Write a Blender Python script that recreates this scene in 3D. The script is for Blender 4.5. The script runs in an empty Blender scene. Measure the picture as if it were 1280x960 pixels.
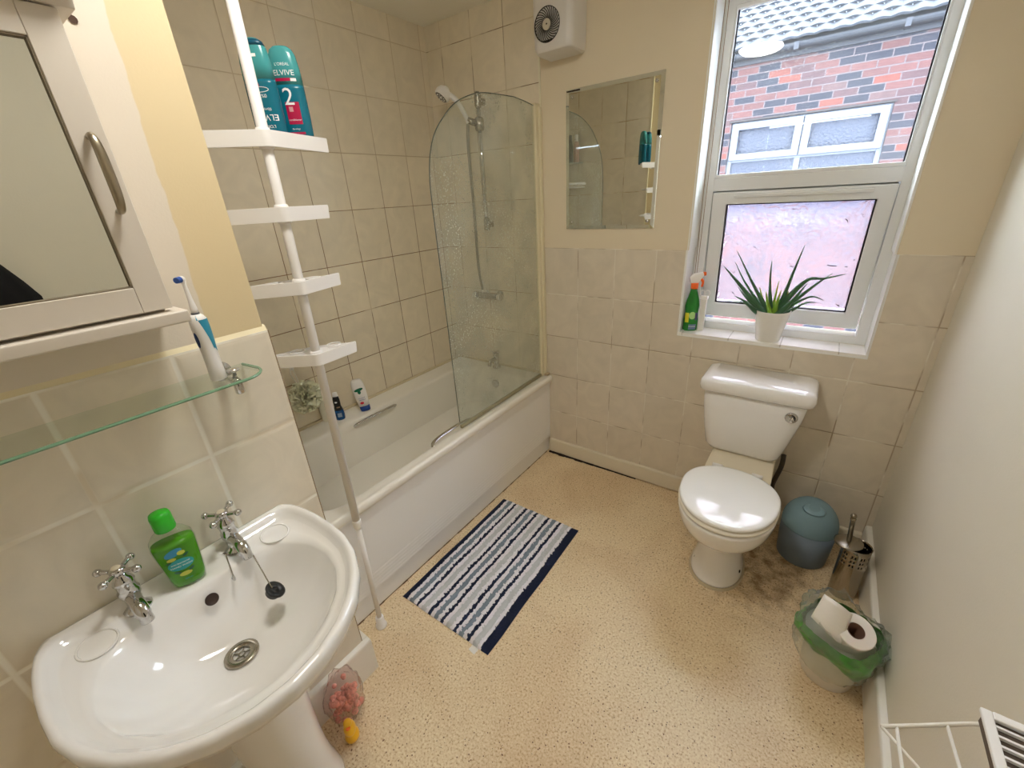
import bpy, bmesh, math, random
from mathutils import Vector, Matrix, noise
C = bpy.context.scene.collection
sc = bpy.context.scene
PI = math.pi

# ------------------------------------------------------------------ camera
cam_d = bpy.data.cameras.new('camera'); cam = bpy.data.objects.new('camera', cam_d); C.objects.link(cam)
cam.location = (1.93895, -2.0069, 1.5272)
cam.rotation_euler = (1.151626, 0.0551523, 0.6182992)
cam_d.sensor_width = 36; cam_d.lens = 36*523.27/1280
cam_d.clip_start = 0.01; cam_d.clip_end = 200
sc.camera = cam

# ------------------------------------------------------------------ sky, exposure, lamps' power
w = bpy.data.worlds.new('overcast'); sc.world = w; w.use_nodes = True
wn = w.node_tree.nodes; wl = w.node_tree.links
bg = wn['Background']; bg.inputs[1].default_value = 16.0
tc = wn.new('ShaderNodeTexCoord'); sp = wn.new('ShaderNodeSeparateXYZ'); wr = wn.new('ShaderNodeValToRGB')
wl.new(tc.outputs['Generated'], sp.inputs[0]); wl.new(sp.outputs[2], wr.inputs[0]); wl.new(wr.outputs[0], bg.inputs[0])
wr.color_ramp.elements[0].position = 0.0; wr.color_ramp.elements[0].color = (.55, .66, .85, 1)
wr.color_ramp.elements[1].position = 0.6; wr.color_ramp.elements[1].color = (.80, .89, 1, 1)
LAMP_STRENGTH = 44.0
LAMP_COLOR = (1.0, .965, .90)
sc.view_settings.view_transform = 'Standard'
sc.view_settings.look = 'None'
sc.view_settings.gamma = 1
sc.view_settings.use_curve_mapping = False
sc.view_settings.exposure = 0.60
try:
    sc.cycles.use_denoising = True
    sc.cycles.sample_clamp_indirect = 6
    sc.cycles.max_bounces = 14
    sc.cycles.diffuse_bounces = 6
    sc.cycles.glossy_bounces = 6
    sc.cycles.transmission_bounces = 12
    sc.cycles.transparent_max_bounces = 24
    sc.cycles.blur_glossy = 0.6
except Exception:
    pass

# ------------------------------------------------------------------ helpers
def lin(c):
    return tuple(((v/255)/12.92 if v/255 <= .04045 else (((v/255)+.055)/1.055)**2.4) for v in c)

def mat(name, rgb, rough=.5, metal=0, spec=.5, trans=0, ior=1.45, coat=0, sss=0, bump=None, var=None):
    m = bpy.data.materials.new(name); m.use_nodes = True
    nt = m.node_tree; b = nt.nodes['Principled BSDF']
    c = lin(rgb)+(1,)
    b.inputs['Base Color'].default_value = c
    b.inputs['Roughness'].default_value = rough
    b.inputs['Metallic'].default_value = metal
    b.inputs['Specular IOR Level'].default_value = spec
    b.inputs['Transmission Weight'].default_value = trans
    b.inputs['IOR'].default_value = ior
    b.inputs['Coat Weight'].default_value = coat
    if sss:
        b.inputs['Subsurface Weight'].default_value = sss
        b.inputs['Subsurface Scale'].default_value = .01
    g = nt.nodes.new('ShaderNodeNewGeometry')
    if var:      # (scale, amount): subtle mottling of the colour
        n = nt.nodes.new('ShaderNodeTexNoise'); n.inputs['Scale'].default_value = var[0]; n.inputs['Detail'].default_value = 4
        nt.links.new(g.outputs['Position'], n.inputs['Vector'])
        r = nt.nodes.new('ShaderNodeMapRange'); r.inputs[1].default_value = .3; r.inputs[2].default_value = .7
        r.inputs[3].default_value = 1-var[1]; r.inputs[4].default_value = 1+var[1]
        nt.links.new(n.outputs[0], r.inputs[0])
        v = nt.nodes.new('ShaderNodeVectorMath'); v.operation = 'SCALE'; v.inputs[0].default_value = c[:3]
        nt.links.new(r.outputs[0], v.inputs['Scale']); nt.links.new(v.outputs[0], b.inputs['Base Color'])
    if bump:     # (scale, strength, distance)
        n = nt.nodes.new('ShaderNodeTexNoise'); n.inputs['Scale'].default_value = bump[0]; n.inputs['Detail'].default_value = 3
        nt.links.new(g.outputs['Position'], n.inputs['Vector'])
        bp = nt.nodes.new('ShaderNodeBump'); bp.inputs['Strength'].default_value = bump[1]; bp.inputs['Distance'].default_value = bump[2]
        nt.links.new(n.outputs[0], bp.inputs['Height']); nt.links.new(bp.outputs[0], b.inputs['Normal'])
    return m

def thin_glass(name, tint, rough=0.0, refl=1.0, dirt=0.0, speck=0.0, bumpy=0.0):
    """a thin clear sheet: tinted transparency with a fresnel reflection; dirt and dried drops scatter a little"""
    m = bpy.data.materials.new(name); m.use_nodes = True
    nt = m.node_tree; nt.nodes.clear(); N = nt.nodes.new; L = nt.links.new
    out = N('ShaderNodeOutputMaterial'); tr = N('ShaderNodeBsdfTransparent'); gl = N('ShaderNodeBsdfGlossy')
    lw = N('ShaderNodeLayerWeight'); pw = N('ShaderNodeMath'); pw.operation = 'POWER'; pw.inputs[1].default_value = 5
    fr = N('ShaderNodeMath'); fr.operation = 'MULTIPLY_ADD'; fr.inputs[1].default_value = .94; fr.inputs[2].default_value = .04*refl
    L(lw.outputs['Facing'], pw.inputs[0]); L(pw.outputs[0], fr.inputs[0]); mx = N('ShaderNodeMixShader')
    tr.inputs[0].default_value = tuple(tint)+(1,); gl.inputs['Roughness'].default_value = rough
    L(fr.outputs[0], mx.inputs[0]); L(tr.outputs[0], mx.inputs[1]); L(gl.outputs[0], mx.inputs[2])
    last = mx.outputs[0]
    if dirt or speck:
        g = N('ShaderNodeNewGeometry')
        df = N('ShaderNodeBsdfDiffuse'); df.inputs[0].default_value = (.72, .76, .70, 1)
        tl = N('ShaderNodeBsdfTranslucent'); tl.inputs[0].default_value = (.72, .76, .70, 1)
        m2 = N('ShaderNodeMixShader'); m2.inputs[0].default_value = .5
        L(df.outputs[0], m2.inputs[1]); L(tl.outputs[0], m2.inputs[2])
        n = N('ShaderNodeTexNoise'); n.inputs['Scale'].default_value = 5; n.inputs['Detail'].default_value = 5
        L(g.outputs['Position'], n.inputs['Vector'])
        r1 = N('ShaderNodeMapRange'); r1.inputs[1].default_value = .35; r1.inputs[2].default_value = .75
        r1.inputs[3].default_value = dirt*.4; r1.inputs[4].default_value = dirt*1.5
        L(n.outputs[0], r1.inputs[0]); fac = r1.outputs[0]
        if speck:
            vo = N('ShaderNodeTexVoronoi'); vo.inputs['Scale'].default_value = 85
            L(g.outputs['Position'], vo.inputs['Vector'])
            lt = N('ShaderNodeMath'); lt.operation = 'LESS_THAN'; lt.inputs[1].default_value = .20
            L(vo.outputs['Distance'], lt.inputs[0])
            n2 = N('ShaderNodeTexNoise'); n2.inputs['Scale'].default_value = 3.2; n2.inputs['Detail'].default_value = 1
            L(g.outputs['Position'], n2.inputs['Vector'])
            r2 = N('ShaderNodeMapRange'); r2.inputs[1].default_value = .44; r2.inputs[2].default_value = .62; r2.inputs[4].default_value = speck
            L(n2.outputs[0], r2.inputs[0])
            mu = N('ShaderNodeMath'); mu.operation = 'MULTIPLY'; L(lt.outputs[0], mu.inputs[0]); L(r2.outputs[0], mu.inputs[1])
            ad = N('ShaderNodeMath'); ad.operation = 'ADD'; ad.use_clamp = True
            L(mu.outputs[0], ad.inputs[0]); L(fac, ad.inputs[1]); fac = ad.outputs[0]
        m3 = N('ShaderNodeMixShader'); L(fac, m3.inputs[0]); L(last, m3.inputs[1]); L(m2.outputs[0], m3.inputs[2]); last = m3.outputs[0]
    L(last, out.inputs[0])
    return m

def tile_mat(name, axis, u0, v0, tw, th, col, grout, grout2, rough=.28, dark=.5, gw=.0035, var=.05, zdark=None):
    """ceramic tiles on a wall in world metres: axis 'x' or 'y' runs along the wall"""
    m = bpy.data.materials.new(name); m.use_nodes = True
    nt = m.node_tree; N = nt.nodes.new; L = nt.links.new; b = nt.nodes['Principled BSDF']
    g = N('ShaderNodeNewGeometry'); s = N('ShaderNodeSeparateXYZ'); L(g.outputs['Position'], s.inputs[0])
    def line(sock, o, size):
        a = N('ShaderNodeMath'); a.operation = 'SUBTRACT'; L(sock, a.inputs[0]); a.inputs[1].default_value = o-50*size
        d = N('ShaderNodeMath'); d.operation = 'DIVIDE'; L(a.outputs[0], d.inputs[0]); d.inputs[1].default_value = size
        f = N('ShaderNodeMath'); f.operation = 'FRACT'; L(d.outputs[0], f.inputs[0])
        p = N('ShaderNodeMath'); p.operation = 'PINGPONG'; L(f.outputs[0], p.inputs[0]); p.inputs[1].default_value = .5
        k = N('ShaderNodeMath'); k.operation = 'MULTIPLY'; L(p.outputs[0], k.inputs[0]); k.inputs[1].default_value = size
        fl = N('ShaderNodeMath'); fl.operation = 'FLOOR'; L(d.outputs[0], fl.inputs[0])
        return k.outputs[0], fl.outputs[0]
    du, iu = line(s.outputs[0 if axis == 'x' else 1], u0, tw)
    dv, iv = line(s.outputs[2], v0, th)
    mn = N('ShaderNodeMath'); mn.operation = 'MINIMUM'; L(du, mn.inputs[0]); L(dv, mn.inputs[1])
    r = N('ShaderNodeMapRange'); r.interpolation_type = 'SMOOTHSTEP'; L(mn.outputs[0], r.inputs[0])
    r.inputs[1].default_value = gw*.35; r.inputs[2].default_value = gw; r.inputs[3].default_value = 1; r.inputs[4].default_value = 0
    # per-tile tone and soft marbling
    cb = N('ShaderNodeCombineXYZ'); L(iu, cb.inputs[0]); L(iv, cb.inputs[1])
    wn_ = N('ShaderNodeTexWhiteNoise'); L(cb.outputs[0], wn_.inputs['Vector'])
    no = N('ShaderNodeTexNoise'); no.inputs['Scale'].default_value = 9; no.inputs['Detail'].default_value = 6; no.inputs['Distortion'].default_value = 1.5
    L(g.outputs['Position'], no.inputs['Vector'])
    a1 = N('ShaderNodeMapRange'); L(wn_.outputs[0], a1.inputs[0]); a1.inputs[3].default_value = 1-var*.6; a1.inputs[4].default_value = 1+var*.6
    a2 = N('ShaderNodeMapRange'); L(no.outputs[0], a2.inputs[0]); a2.inputs[1].default_value = .3; a2.inputs[2].default_value = .7; a2.inputs[3].default_value = 1-var; a2.inputs[4].default_value = 1+var
    mm = N('ShaderNodeMath'); mm.operation = 'MULTIPLY'; L(a1.outputs[0], mm.inputs[0]); L(a2.outputs[0], mm.inputs[1])
    sv = N('ShaderNodeVectorMath'); sv.operation = 'SCALE'; sv.inputs[0].default_value = lin(col); L(mm.outputs[0], sv.inputs['Scale'])
    # grout: clean and stained lengths
    n3 = N('ShaderNodeTexNoise'); n3.inputs['Scale'].default_value = 7; n3.inputs['Detail'].default_value = 3; L(g.outputs['Position'], n3.inputs['Vector'])
    r3 = N('ShaderNodeMapRange'); L(n3.outputs[0], r3.inputs[0]); r3.inputs[1].default_value = .62-dark*.5; r3.inputs[2].default_value = .74-dark*.5
    stain = r3.outputs[0]
    if zdark:      # mould has taken hold lower down, where the wall gets wet
        zr = N('ShaderNodeMapRange'); L(s.outputs[2], zr.inputs[0]); zr.inputs[1].default_value = zdark[0]; zr.inputs[2].default_value = zdark[1]; zr.inputs[3].default_value = 1; zr.inputs[4].default_value = .12
        zm = N('ShaderNodeMath'); zm.operation = 'MULTIPLY'; L(stain, zm.inputs[0]); L(zr.outputs[0], zm.inputs[1]); stain = zm.outputs[0]
    gm = N('ShaderNodeMix'); gm.data_type = 'RGBA'; L(stain, gm.inputs[0]); gm.inputs[6].default_value = lin(grout)+(1,); gm.inputs[7].default_value = lin(grout2)+(1,)
    cm = N('ShaderNodeMix'); cm.data_type = 'RGBA'; L(r.outputs[0], cm.inputs[0]); L(sv.outputs[0], cm.inputs[6]); L(gm.outputs[2], cm.inputs[7])
    L(cm.outputs[2], b.inputs['Base Color'])
    rr = N('ShaderNodeMapRange'); L(r.outputs[0], rr.inputs[0]); rr.inputs[3].default_value = rough; rr.inputs[4].default_value = .8
    L(rr.outputs[0], b.inputs['Roughness']); b.inputs['Specular IOR Level'].default_value = .45
    r4 = N('ShaderNodeMapRange'); r4.interpolation_type = 'SMOOTHSTEP'; L(mn.outputs[0], r4.inputs[0]); r4.inputs[1].default_value = 0; r4.inputs[2].default_value = gw*2.2
    bp = N('ShaderNodeBump'); bp.inputs['Strength'].default_value = .6; bp.inputs['Distance'].default_value = .002; L(r4.outputs[0], bp.inputs['Height'])
    b2 = N('ShaderNodeBump'); b2.inputs['Strength'].default_value = .10; b2.inputs['Distance'].default_value = .004; L(no.outputs[0], b2.inputs['Height']); L(bp.outputs[0], b2.inputs['Normal'])
    L(b2.outputs[0], b.inputs['Normal'])
    return m

def obj(name, me, m=None, parent=None, bevel=0, subsurf=0, smooth=False, seg=2):
    if isinstance(me, bmesh.types.BMesh):
        d = bpy.data.meshes.new(name); me.normal_update(); me.to_mesh(d); me.free()
    elif isinstance(me, tuple):
        d = bpy.data.meshes.new(name); d.from_pydata(me[0], [], me[1]); d.update()
    else: d = me
    o = bpy.data.objects.new(name, d); C.objects.link(o)
    if m is not None:
        for q in (m if isinstance(m, (list, tuple)) else [m]): d.materials.append(q)
    if parent is not None: o.parent = parent
    if smooth:
        for p in d.polygons: p.use_smooth = True
    if bevel:
        b = o.modifiers.new('bevel', 'BEVEL'); b.width = bevel; b.segments = seg; b.limit_method = 'ANGLE'; b.angle_limit = .6
        b.harden_normals = False
        for p in d.polygons: p.use_smooth = True
        wn2 = o.modifiers.new('wn', 'WEIGHTED_NORMAL'); wn2.keep_sharp = True
    if subsurf:
        s = o.modifiers.new('subsurf', 'SUBSURF'); s.levels = subsurf; s.render_levels = subsurf
    return o

def thing(name, label, cat, loc=(0, 0, 0), rotz=0, group=None):
    o = bpy.data.objects.new(name, None); C.objects.link(o); o.empty_display_size = .05
    o.location = loc; o.rotation_euler = (0, 0, rotz); o['label'] = label; o['category'] = cat
    if group: o['group'] = group
    return o

def tag(o, label, cat, group=None):
    o['label'] = label; o['category'] = cat
    if group: o['group'] = group
    return o

def struct(name, me, m, parent=None, **k):
    o = obj(name, me, m, parent, **k)
    if parent is None: o['kind'] = 'structure'
    return o

def add_box(bm, lo, hi, M=None):
    vs = []
    for x in (lo[0], hi[0]):
        for y in (lo[1], hi[1]):
            for z in (lo[2], hi[2]):
                v = Vector((x, y, z)); vs.append(bm.verts.new(M @ v if M is not None else v))
    fs = []
    for f in ((0, 1, 3, 2), (4, 6, 7, 5), (0, 4, 5, 1), (2, 3, 7, 6), (0, 2, 6, 4), (1, 5, 7, 3)):
        fs.append(bm.faces.new([vs[i] for i in f]))
    return fs

def box(lo, hi, M=None):
    bm = bmesh.new(); add_box(bm, lo, hi, M); return bm

def boxes(*bs):
    bm = bmesh.new()
    for lo, hi in bs: add_box(bm, lo, hi)
    return bm

def add_rings(bm, rings, close_start=True, close_end=True, closed=True):
    vr = [[bm.verts.new(p) for p in r] for r in rings]
    n = len(rings[0])
    for a, b in zip(vr, vr[1:]):
        for i in range(n if closed else n-1):
            j = (i+1) % n
            bm.faces.new((a[i], a[j], b[j], b[i]))
    if close_start: bm.faces.new(list(reversed(vr[0])))
    if close_end: bm.faces.new(vr[-1])
    return vr

def circ(r, z, n=24, c=(0, 0), ry=None):
    ry = r if ry is None else ry
    return [Vector((c[0]+r*math.cos(2*PI*i/n), c[1]+ry*math.sin(2*PI*i/n), z)) for i in range(n)]

def add_lathe(bm, prof, n=24, M=None, c=(0, 0), caps=True):
    rings = [circ(max(r, 1e-4), z, n, c) for r, z in prof]
    if M is not None: rings = [[M @ v for v in r] for r in rings]
    return add_rings(bm, rings, caps, caps)

def lathe(prof, n=24, M=None, caps=True):
    bm = bmesh.new(); add_lathe(bm, prof, n, M, caps=caps); return bm

def add_tube(bm, pts, r, n=10, caps=True):
    pts = [Vector(p) for p in pts]; rad = r if isinstance(r, (list, tuple)) else [r]*len(pts)
    t0 = (pts[1]-pts[0]).normalized(); up = Vector((0, 0, 1)) if abs(t0.z) < .9 else Vector((1, 0, 0))
    u = t0.cross(up).normalized(); rings = []
    for i, p in enumerate(pts):
        if i == 0: t = t0
        elif i == len(pts)-1: t = (pts[i]-pts[i-1]).normalized()
        else: t = ((pts[i+1]-pts[i]).normalized()+(pts[i]-pts[i-1]).normalized()).normalized()
        u = (u-t*u.dot(t)).normalized(); v = t.cross(u)
        rings.append([p+(u*math.cos(2*PI*k/n)+v*math.sin(2*PI*k/n))*rad[i] for k in range(n)])
    return add_rings(bm, rings, caps, caps)

def tube(pts, r, n=10):
    bm = bmesh.new(); add_tube(bm, pts, r, n); return bm

def spline(pts, n=8):
    P = [Vector(p) for p in pts]; P = [P[0]*2-P[1]]+P+[P[-1]*2-P[-2]]; out = []
    for i in range(1, len(P)-2):
        for k in range(n):
            t = k/n
            out.append(.5*((2*P[i])+(-P[i-1]+P[i+1])*t+(2*P[i-1]-5*P[i]+4*P[i+1]-P[i+2])*t*t+(-P[i-1]+3*P[i]-3*P[i+1]+P[i+2])*t**3))
    out.append(P[-2]); return out

def add_prism(bm, pts, z0, z1, M=None):
    """polygon in x,y extruded in z"""
    a = [Vector((x, y, z0)) for x, y in pts]; b = [Vector((x, y, z1)) for x, y in pts]
    if M is not None: a = [M @ v for v in a]; b = [M @ v for v in b]
    return add_rings(bm, [a, b])

def prism(pts, z0, z1, M=None):
    bm = bmesh.new(); add_prism(bm, pts, z0, z1, M); bmesh.ops.recalc_face_normals(bm, faces=bm.faces); return bm

def add_ball(bm, c, r, sx=1, sy=1, sz=1, seg=16, M=None):
    mm = Matrix.Translation(c) @ Matrix.Diagonal((r*sx, r*sy, r*sz, 1))
    if M is not None: mm = M @ mm
    return bmesh.ops.create_uvsphere(bm, u_segments=seg, v_segments=max(6, seg//2), radius=1, matrix=mm)

def rrect(x0, x1, y0, y1, r, n=8, z=0):
    """rounded rectangle; r is one radius or four (x1y1, x0y1, x0y0, x1y0)"""
    rs = r if isinstance(r, (list, tuple)) else [r]*4
    out = []
    for k, (cx, cy, a0) in enumerate(((x1, y1, 0), (x0, y1, 90), (x0, y0, 180), (x1, y0, 270))):
        q = rs[k]; ccx = cx-q if cx == x1 else cx+q; ccy = cy-q if cy == y1 else cy+q
        for i in range(n):
            a = math.radians(a0+90*i/(n-1)); out.append(Vector((ccx+q*math.cos(a), ccy+q*math.sin(a), z)))
    # subdivide the long sides so every ring has the same, denser count
    res = []
    for i, p in enumerate(out):
        res.append(p); nx = out[(i+1) % len(out)]
        if (i+1) % n == 0:
            for s in range(1, 6): res.append(p.lerp(nx, s/6))
    return res

def frame_y(x0, x1, z0, z1, y0, y1, wl, wr, wb, wt, M=None, bm=None):
    """a mitred rectangular frame standing in the x,z plane"""
    bm = bm or bmesh.new()
    o = [(x0, z0), (x1, z0), (x1, z1), (x0, z1)]; i = [(x0+wl, z0+wb), (x1-wr, z0+wb), (x1-wr, z1-wt), (x0+wl, z1-wt)]
    def P(q, y):
        v = Vector((q[0], y, q[1])); return bm.verts.new(M @ v if M is not None else v)
    of, inn, ob, ib = [P(q, y0) for q in o], [P(q, y0) for q in i], [P(q, y1) for q in o], [P(q, y1) for q in i]
    for k in range(4):
        j = (k+1) % 4
        bm.faces.new((of[k], of[j], inn[j], inn[k])); bm.faces.new((ob[j], ob[k], ib[k], ib[j]))
        bm.faces.new((of[j], of[k], ob[k], ob[j])); bm.faces.new((inn[k], inn[j], ib[j], ib[k]))
    return bm

def text_mesh(s, size, depth=.0004, align='CENTER'):
    cu = bpy.data.curves.new('t', 'FONT'); cu.body = s; cu.size = size; cu.align_x = align; cu.align_y = 'CENTER'; cu.extrude = depth/2; cu.resolution_u = 3
    o = bpy.data.objects.new('t', cu); C.objects.link(o)
    dg = bpy.context.evaluated_depsgraph_get(); dg.update()
    me = bpy.data.meshes.new_from_object(o.evaluated_get(dg))
    bpy.data.objects.remove(o); return me

def area_mesh(w_, h_, nx=10, nz=10, shape='rect'):
    """a flat patch in x,y centred on 0 to be wrapped on a bottle"""
    bm = bmesh.new()
    if shape == 'rect':
        g = [[bm.verts.new((-w_/2+w_*i/nx, -h_/2+h_*j/nz, 0)) for i in range(nx+1)] for j in range(nz+1)]
        for j in range(nz):
            for i in range(nx): bm.faces.new((g[j][i], g[j][i+1], g[j+1][i+1], g[j+1][i]))
    else:
        rings = [[Vector((w_/2*k/5*math.cos(a*2*PI/28), h_/2*k/5*math.sin(a*2*PI/28), 0)) for a in range(28)] for k in range(5, 0, -1)]
        add_rings(bm, rings, False, True)
    me = bpy.data.meshes.new('patch'); bm.to_mesh(me); bm.free(); return me

# ------------------------------------------------------------------ shared materials
M = {}
M['ceiling'] = mat('ceiling_paint', (242, 238, 226), .85, bump=(60, .15, .004))
M['wall'] = mat('beige_wall_paint', (226, 213, 187), .62, bump=(220, .12, .002), var=(3, .02))
M['wall_right'] = mat('cream_wall_paint', (226, 219, 203), .5, bump=(160, .15, .002), var=(3, .02))
M['white_paint'] = mat('white_gloss_paint', (236, 232, 222), .3, bump=(60, .08, .002))
M['upvc'] = mat('white_window_plastic', (238, 240, 240), .25)
M['ceramic'] = mat('white_ceramic', (242, 240, 237), .08, coat=.4)
M['bath'] = mat('white_acrylic', (238, 234, 224), .32, coat=.08)
M['panel'] = mat('white_bath_panel', (243, 242, 240), .42)
M['plastic'] = mat('white_plastic', (240, 238, 236), .32)
M['chrome'] = mat('chrome', (205, 205, 205), .08, metal=1)
M['steel'] = mat('brushed_steel', (165, 158, 145), .25, metal=1)
M['nickel'] = mat('satin_nickel', (168, 158, 138), .3, metal=1)
M['black'] = mat('black_rubber', (22, 24, 26), .4)
M['dark'] = mat('dark_grime', (38, 28, 22), .8)
M['mirror'] = mat('mirror_glass', (225, 228, 222), .0, metal=1)
M['text_white'] = mat('white_print', (235, 238, 238), .4)

# ------------------------------------------------------------------ room shell
W = 2.336; H = 2.3655; XS = .891; YC = -1.5675; YB = -2.95
OX0, OX1, OZ0, OZ1 = 1.442, 2.147, .898, 2.19
TILE = dict(tw=.2006, th=.243)
t_far = tile_mat('beige_wall_tiles', 'x', .7086, 1.272, .2006, .243, (218, 207, 188), (232, 225, 209), (178, 160, 136), dark=.36, gw=.0030)
t_sink = tile_mat('cream_wall_tiles', 'y', -1.5629, 1.271, .2006, .243, (230, 221, 203), (246, 242, 230), (226, 214, 192), dark=.2, gw=.0062, rough=.22)
t_bath = tile_mat('bath_wall_tiles', 'y', -.0445, .7718, .2, .2475, (232, 221, 199), (214, 199, 170), (138, 102, 66), dark=.62, gw=.0024, zdark=(1.35, 1.9))
t_alc = tile_mat('shower_wall_tiles', 'x', .7086, .7718, .2006, .2475, (232, 221, 199), (216, 202, 174), (146, 120, 88), dark=.33, gw=.0022)

def floor_mat():
    m = bpy.data.materials.new('speckled_vinyl'); m.use_nodes = True
    nt = m.node_tree; N = nt.nodes.new; L = nt.links.new; b = nt.nodes['Principled BSDF']
    g = N('ShaderNodeNewGeometry')
    n1 = N('ShaderNodeTexNoise'); n1.inputs['Scale'].default_value = 150; n1.inputs['Detail'].default_value = 4; n1.inputs['Roughness'].default_value = .65
    L(g.outputs['Position'], n1.inputs['Vector'])
    r = N('ShaderNodeValToRGB'); e = r.color_ramp.elements
    e[0].position = .30; e[0].color = lin((150, 118, 82))+(1,)
    e[1].position = .68; e[1].color = lin((244, 230, 200))+(1,)
    for p_, c_ in ((.385, (206, 176, 134)), (.46, (226, 204, 166)), (.56, (234, 214, 178))):
        q = e.new(p_); q.color = lin(c_)+(1,)
    L(n1.outputs[0], r.inputs[0])
    vo = N('ShaderNodeTexVoronoi'); vo.inputs['Scale'].default_value = 84; L(g.outputs['Position'], vo.inputs['Vector'])
    lt = N('ShaderNodeMath'); lt.operation = 'LESS_THAN'; lt.inputs[1].default_value = .17; L(vo.outputs['Distance'], lt.inputs[0])
    hv = N('ShaderNodeSeparateColor'); L(vo.outputs['Color'], hv.inputs[0])
    l2 = N('ShaderNodeMath'); l2.operation = 'LESS_THAN'; l2.inputs[1].default_value = .4; L(hv.outputs[0], l2.inputs[0])
    m1 = N('ShaderNodeMath'); m1.operation = 'MULTIPLY'; L(lt.outputs[0], m1.inputs[0]); L(l2.outputs[0], m1.inputs[1])
    mc = N('ShaderNodeMix'); mc.data_type = 'RGBA'; L(m1.outputs[0], mc.inputs[0]); L(r.outputs[0], mc.inputs[6]); mc.inputs[7].default_value = lin((112, 70, 44))+(1,)
    # broad worn, browner patches
    n2 = N('ShaderNodeTexNoise'); n2.inputs['Scale'].default_value = 2.6; n2.inputs['Detail'].default_value = 6; n2.inputs['Distortion'].default_value = .6; L(g.outputs['Position'], n2.inputs['Vector'])
    r2 = N('ShaderNodeMapRange'); r2.inputs[1].default_value = .46; r2.inputs[2].default_value = .72; r2.inputs[4].default_value = .5; L(n2.outputs[0], r2.inputs[0])
    m2 = N('ShaderNodeMix'); m2.data_type = 'RGBA'; m2.blend_type = 'MULTIPLY'; L(r2.outputs[0], m2.inputs[0]); L(mc.outputs[2], m2.inputs[6]); m2.inputs[7].default_value = (.70, .57, .46, 1)
    # grime ring round the toilet foot
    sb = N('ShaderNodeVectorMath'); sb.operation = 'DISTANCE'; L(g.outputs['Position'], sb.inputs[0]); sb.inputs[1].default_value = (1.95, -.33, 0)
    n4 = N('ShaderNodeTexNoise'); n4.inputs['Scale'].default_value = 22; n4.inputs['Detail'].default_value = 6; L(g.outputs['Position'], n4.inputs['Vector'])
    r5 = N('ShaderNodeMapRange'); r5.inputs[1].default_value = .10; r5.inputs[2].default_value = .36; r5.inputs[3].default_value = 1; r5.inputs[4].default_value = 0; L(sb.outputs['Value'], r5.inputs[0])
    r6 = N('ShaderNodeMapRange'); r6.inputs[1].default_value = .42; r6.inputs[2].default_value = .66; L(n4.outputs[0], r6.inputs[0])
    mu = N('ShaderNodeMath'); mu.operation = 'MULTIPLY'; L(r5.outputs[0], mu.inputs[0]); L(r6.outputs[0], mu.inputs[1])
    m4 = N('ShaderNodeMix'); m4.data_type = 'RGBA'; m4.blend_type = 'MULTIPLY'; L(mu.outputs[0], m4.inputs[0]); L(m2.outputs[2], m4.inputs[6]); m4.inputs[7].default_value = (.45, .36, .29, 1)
    L(m4.outputs[2], b.inputs['Base Color'])
    b.inputs['Roughness'].default_value = .42
    bp = N('ShaderNodeBump'); bp.inputs['Strength'].default_value = .12; bp.inputs['Distance'].default_value = .002; L(n1.outputs[0], bp.inputs['Height']); L(bp.outputs[0], b.inputs['Normal'])
    return m

struct('floor', box((-.15, YB-.1, -.06), (W+.15, .28, 0)), floor_mat())
struct('ceiling', box((-.15, YB-.1, H), (W+.15, .28, H+.06)), M['ceiling'])
# outer walls
wl_ = struct('wall_left', box((-.15, YC-.02, 0), (-.008, 0.0, H)), M['wall'])
struct('tiling', box((-.008, YC, 0), (0, 0, H)), t_bath, wl_)
wn3 = struct('wall_window', boxes(((-.15, 0.008, 0), (OX0, .28, H)), ((OX1, 0.008, 0), (W+.15, .28, H)),
        ((OX0, 0.008, 0), (OX1, .28, OZ0-.012)), ((OX0, 0.008, OZ1), (OX1, .28, H))), M['wall'])
# plaster skin above the half-height tiling, slightly wider window opening than the tiled part
struct('plaster_face', boxes(((.703, .0015, 1.272), (OX0+.006, .008, H)), ((OX1-.004, .0015, 1.272), (W, .008, H)), ((OX0+.006, .0015, OZ1), (OX1-.004, .008, H))), M['wall'], wn3)
struct('half_tiling', boxes(((.703, 0, 0), (OX0, .008, 1.272)), ((OX1, 0, 0), (W, .008, 1.272)), ((OX0, 0, 0), (OX1, .008, OZ0-.012))), t_far, wn3)
struct('shower_tiling', box((0, 0, 0), (.703, .008, H)), t_alc, wn3)
struct('trim_1', boxes(((.699, -.004, 1.272), (.707, .008, H))), mat('tile_edge_trim', (240, 234, 210), .2))
struct('wall_right', box((W, YB-.1, 0), (W+.15, .0, H)), M['wall_right'])
wb = struct('wall_back', boxes(((XS, YB-.1, 0), (1.25, YB, H)), ((2.05, YB-.1, 0), (W, YB, H)), ((1.25, YB-.1, 2.02), (2.05, YB, H))), M['wall_right'])

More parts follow.
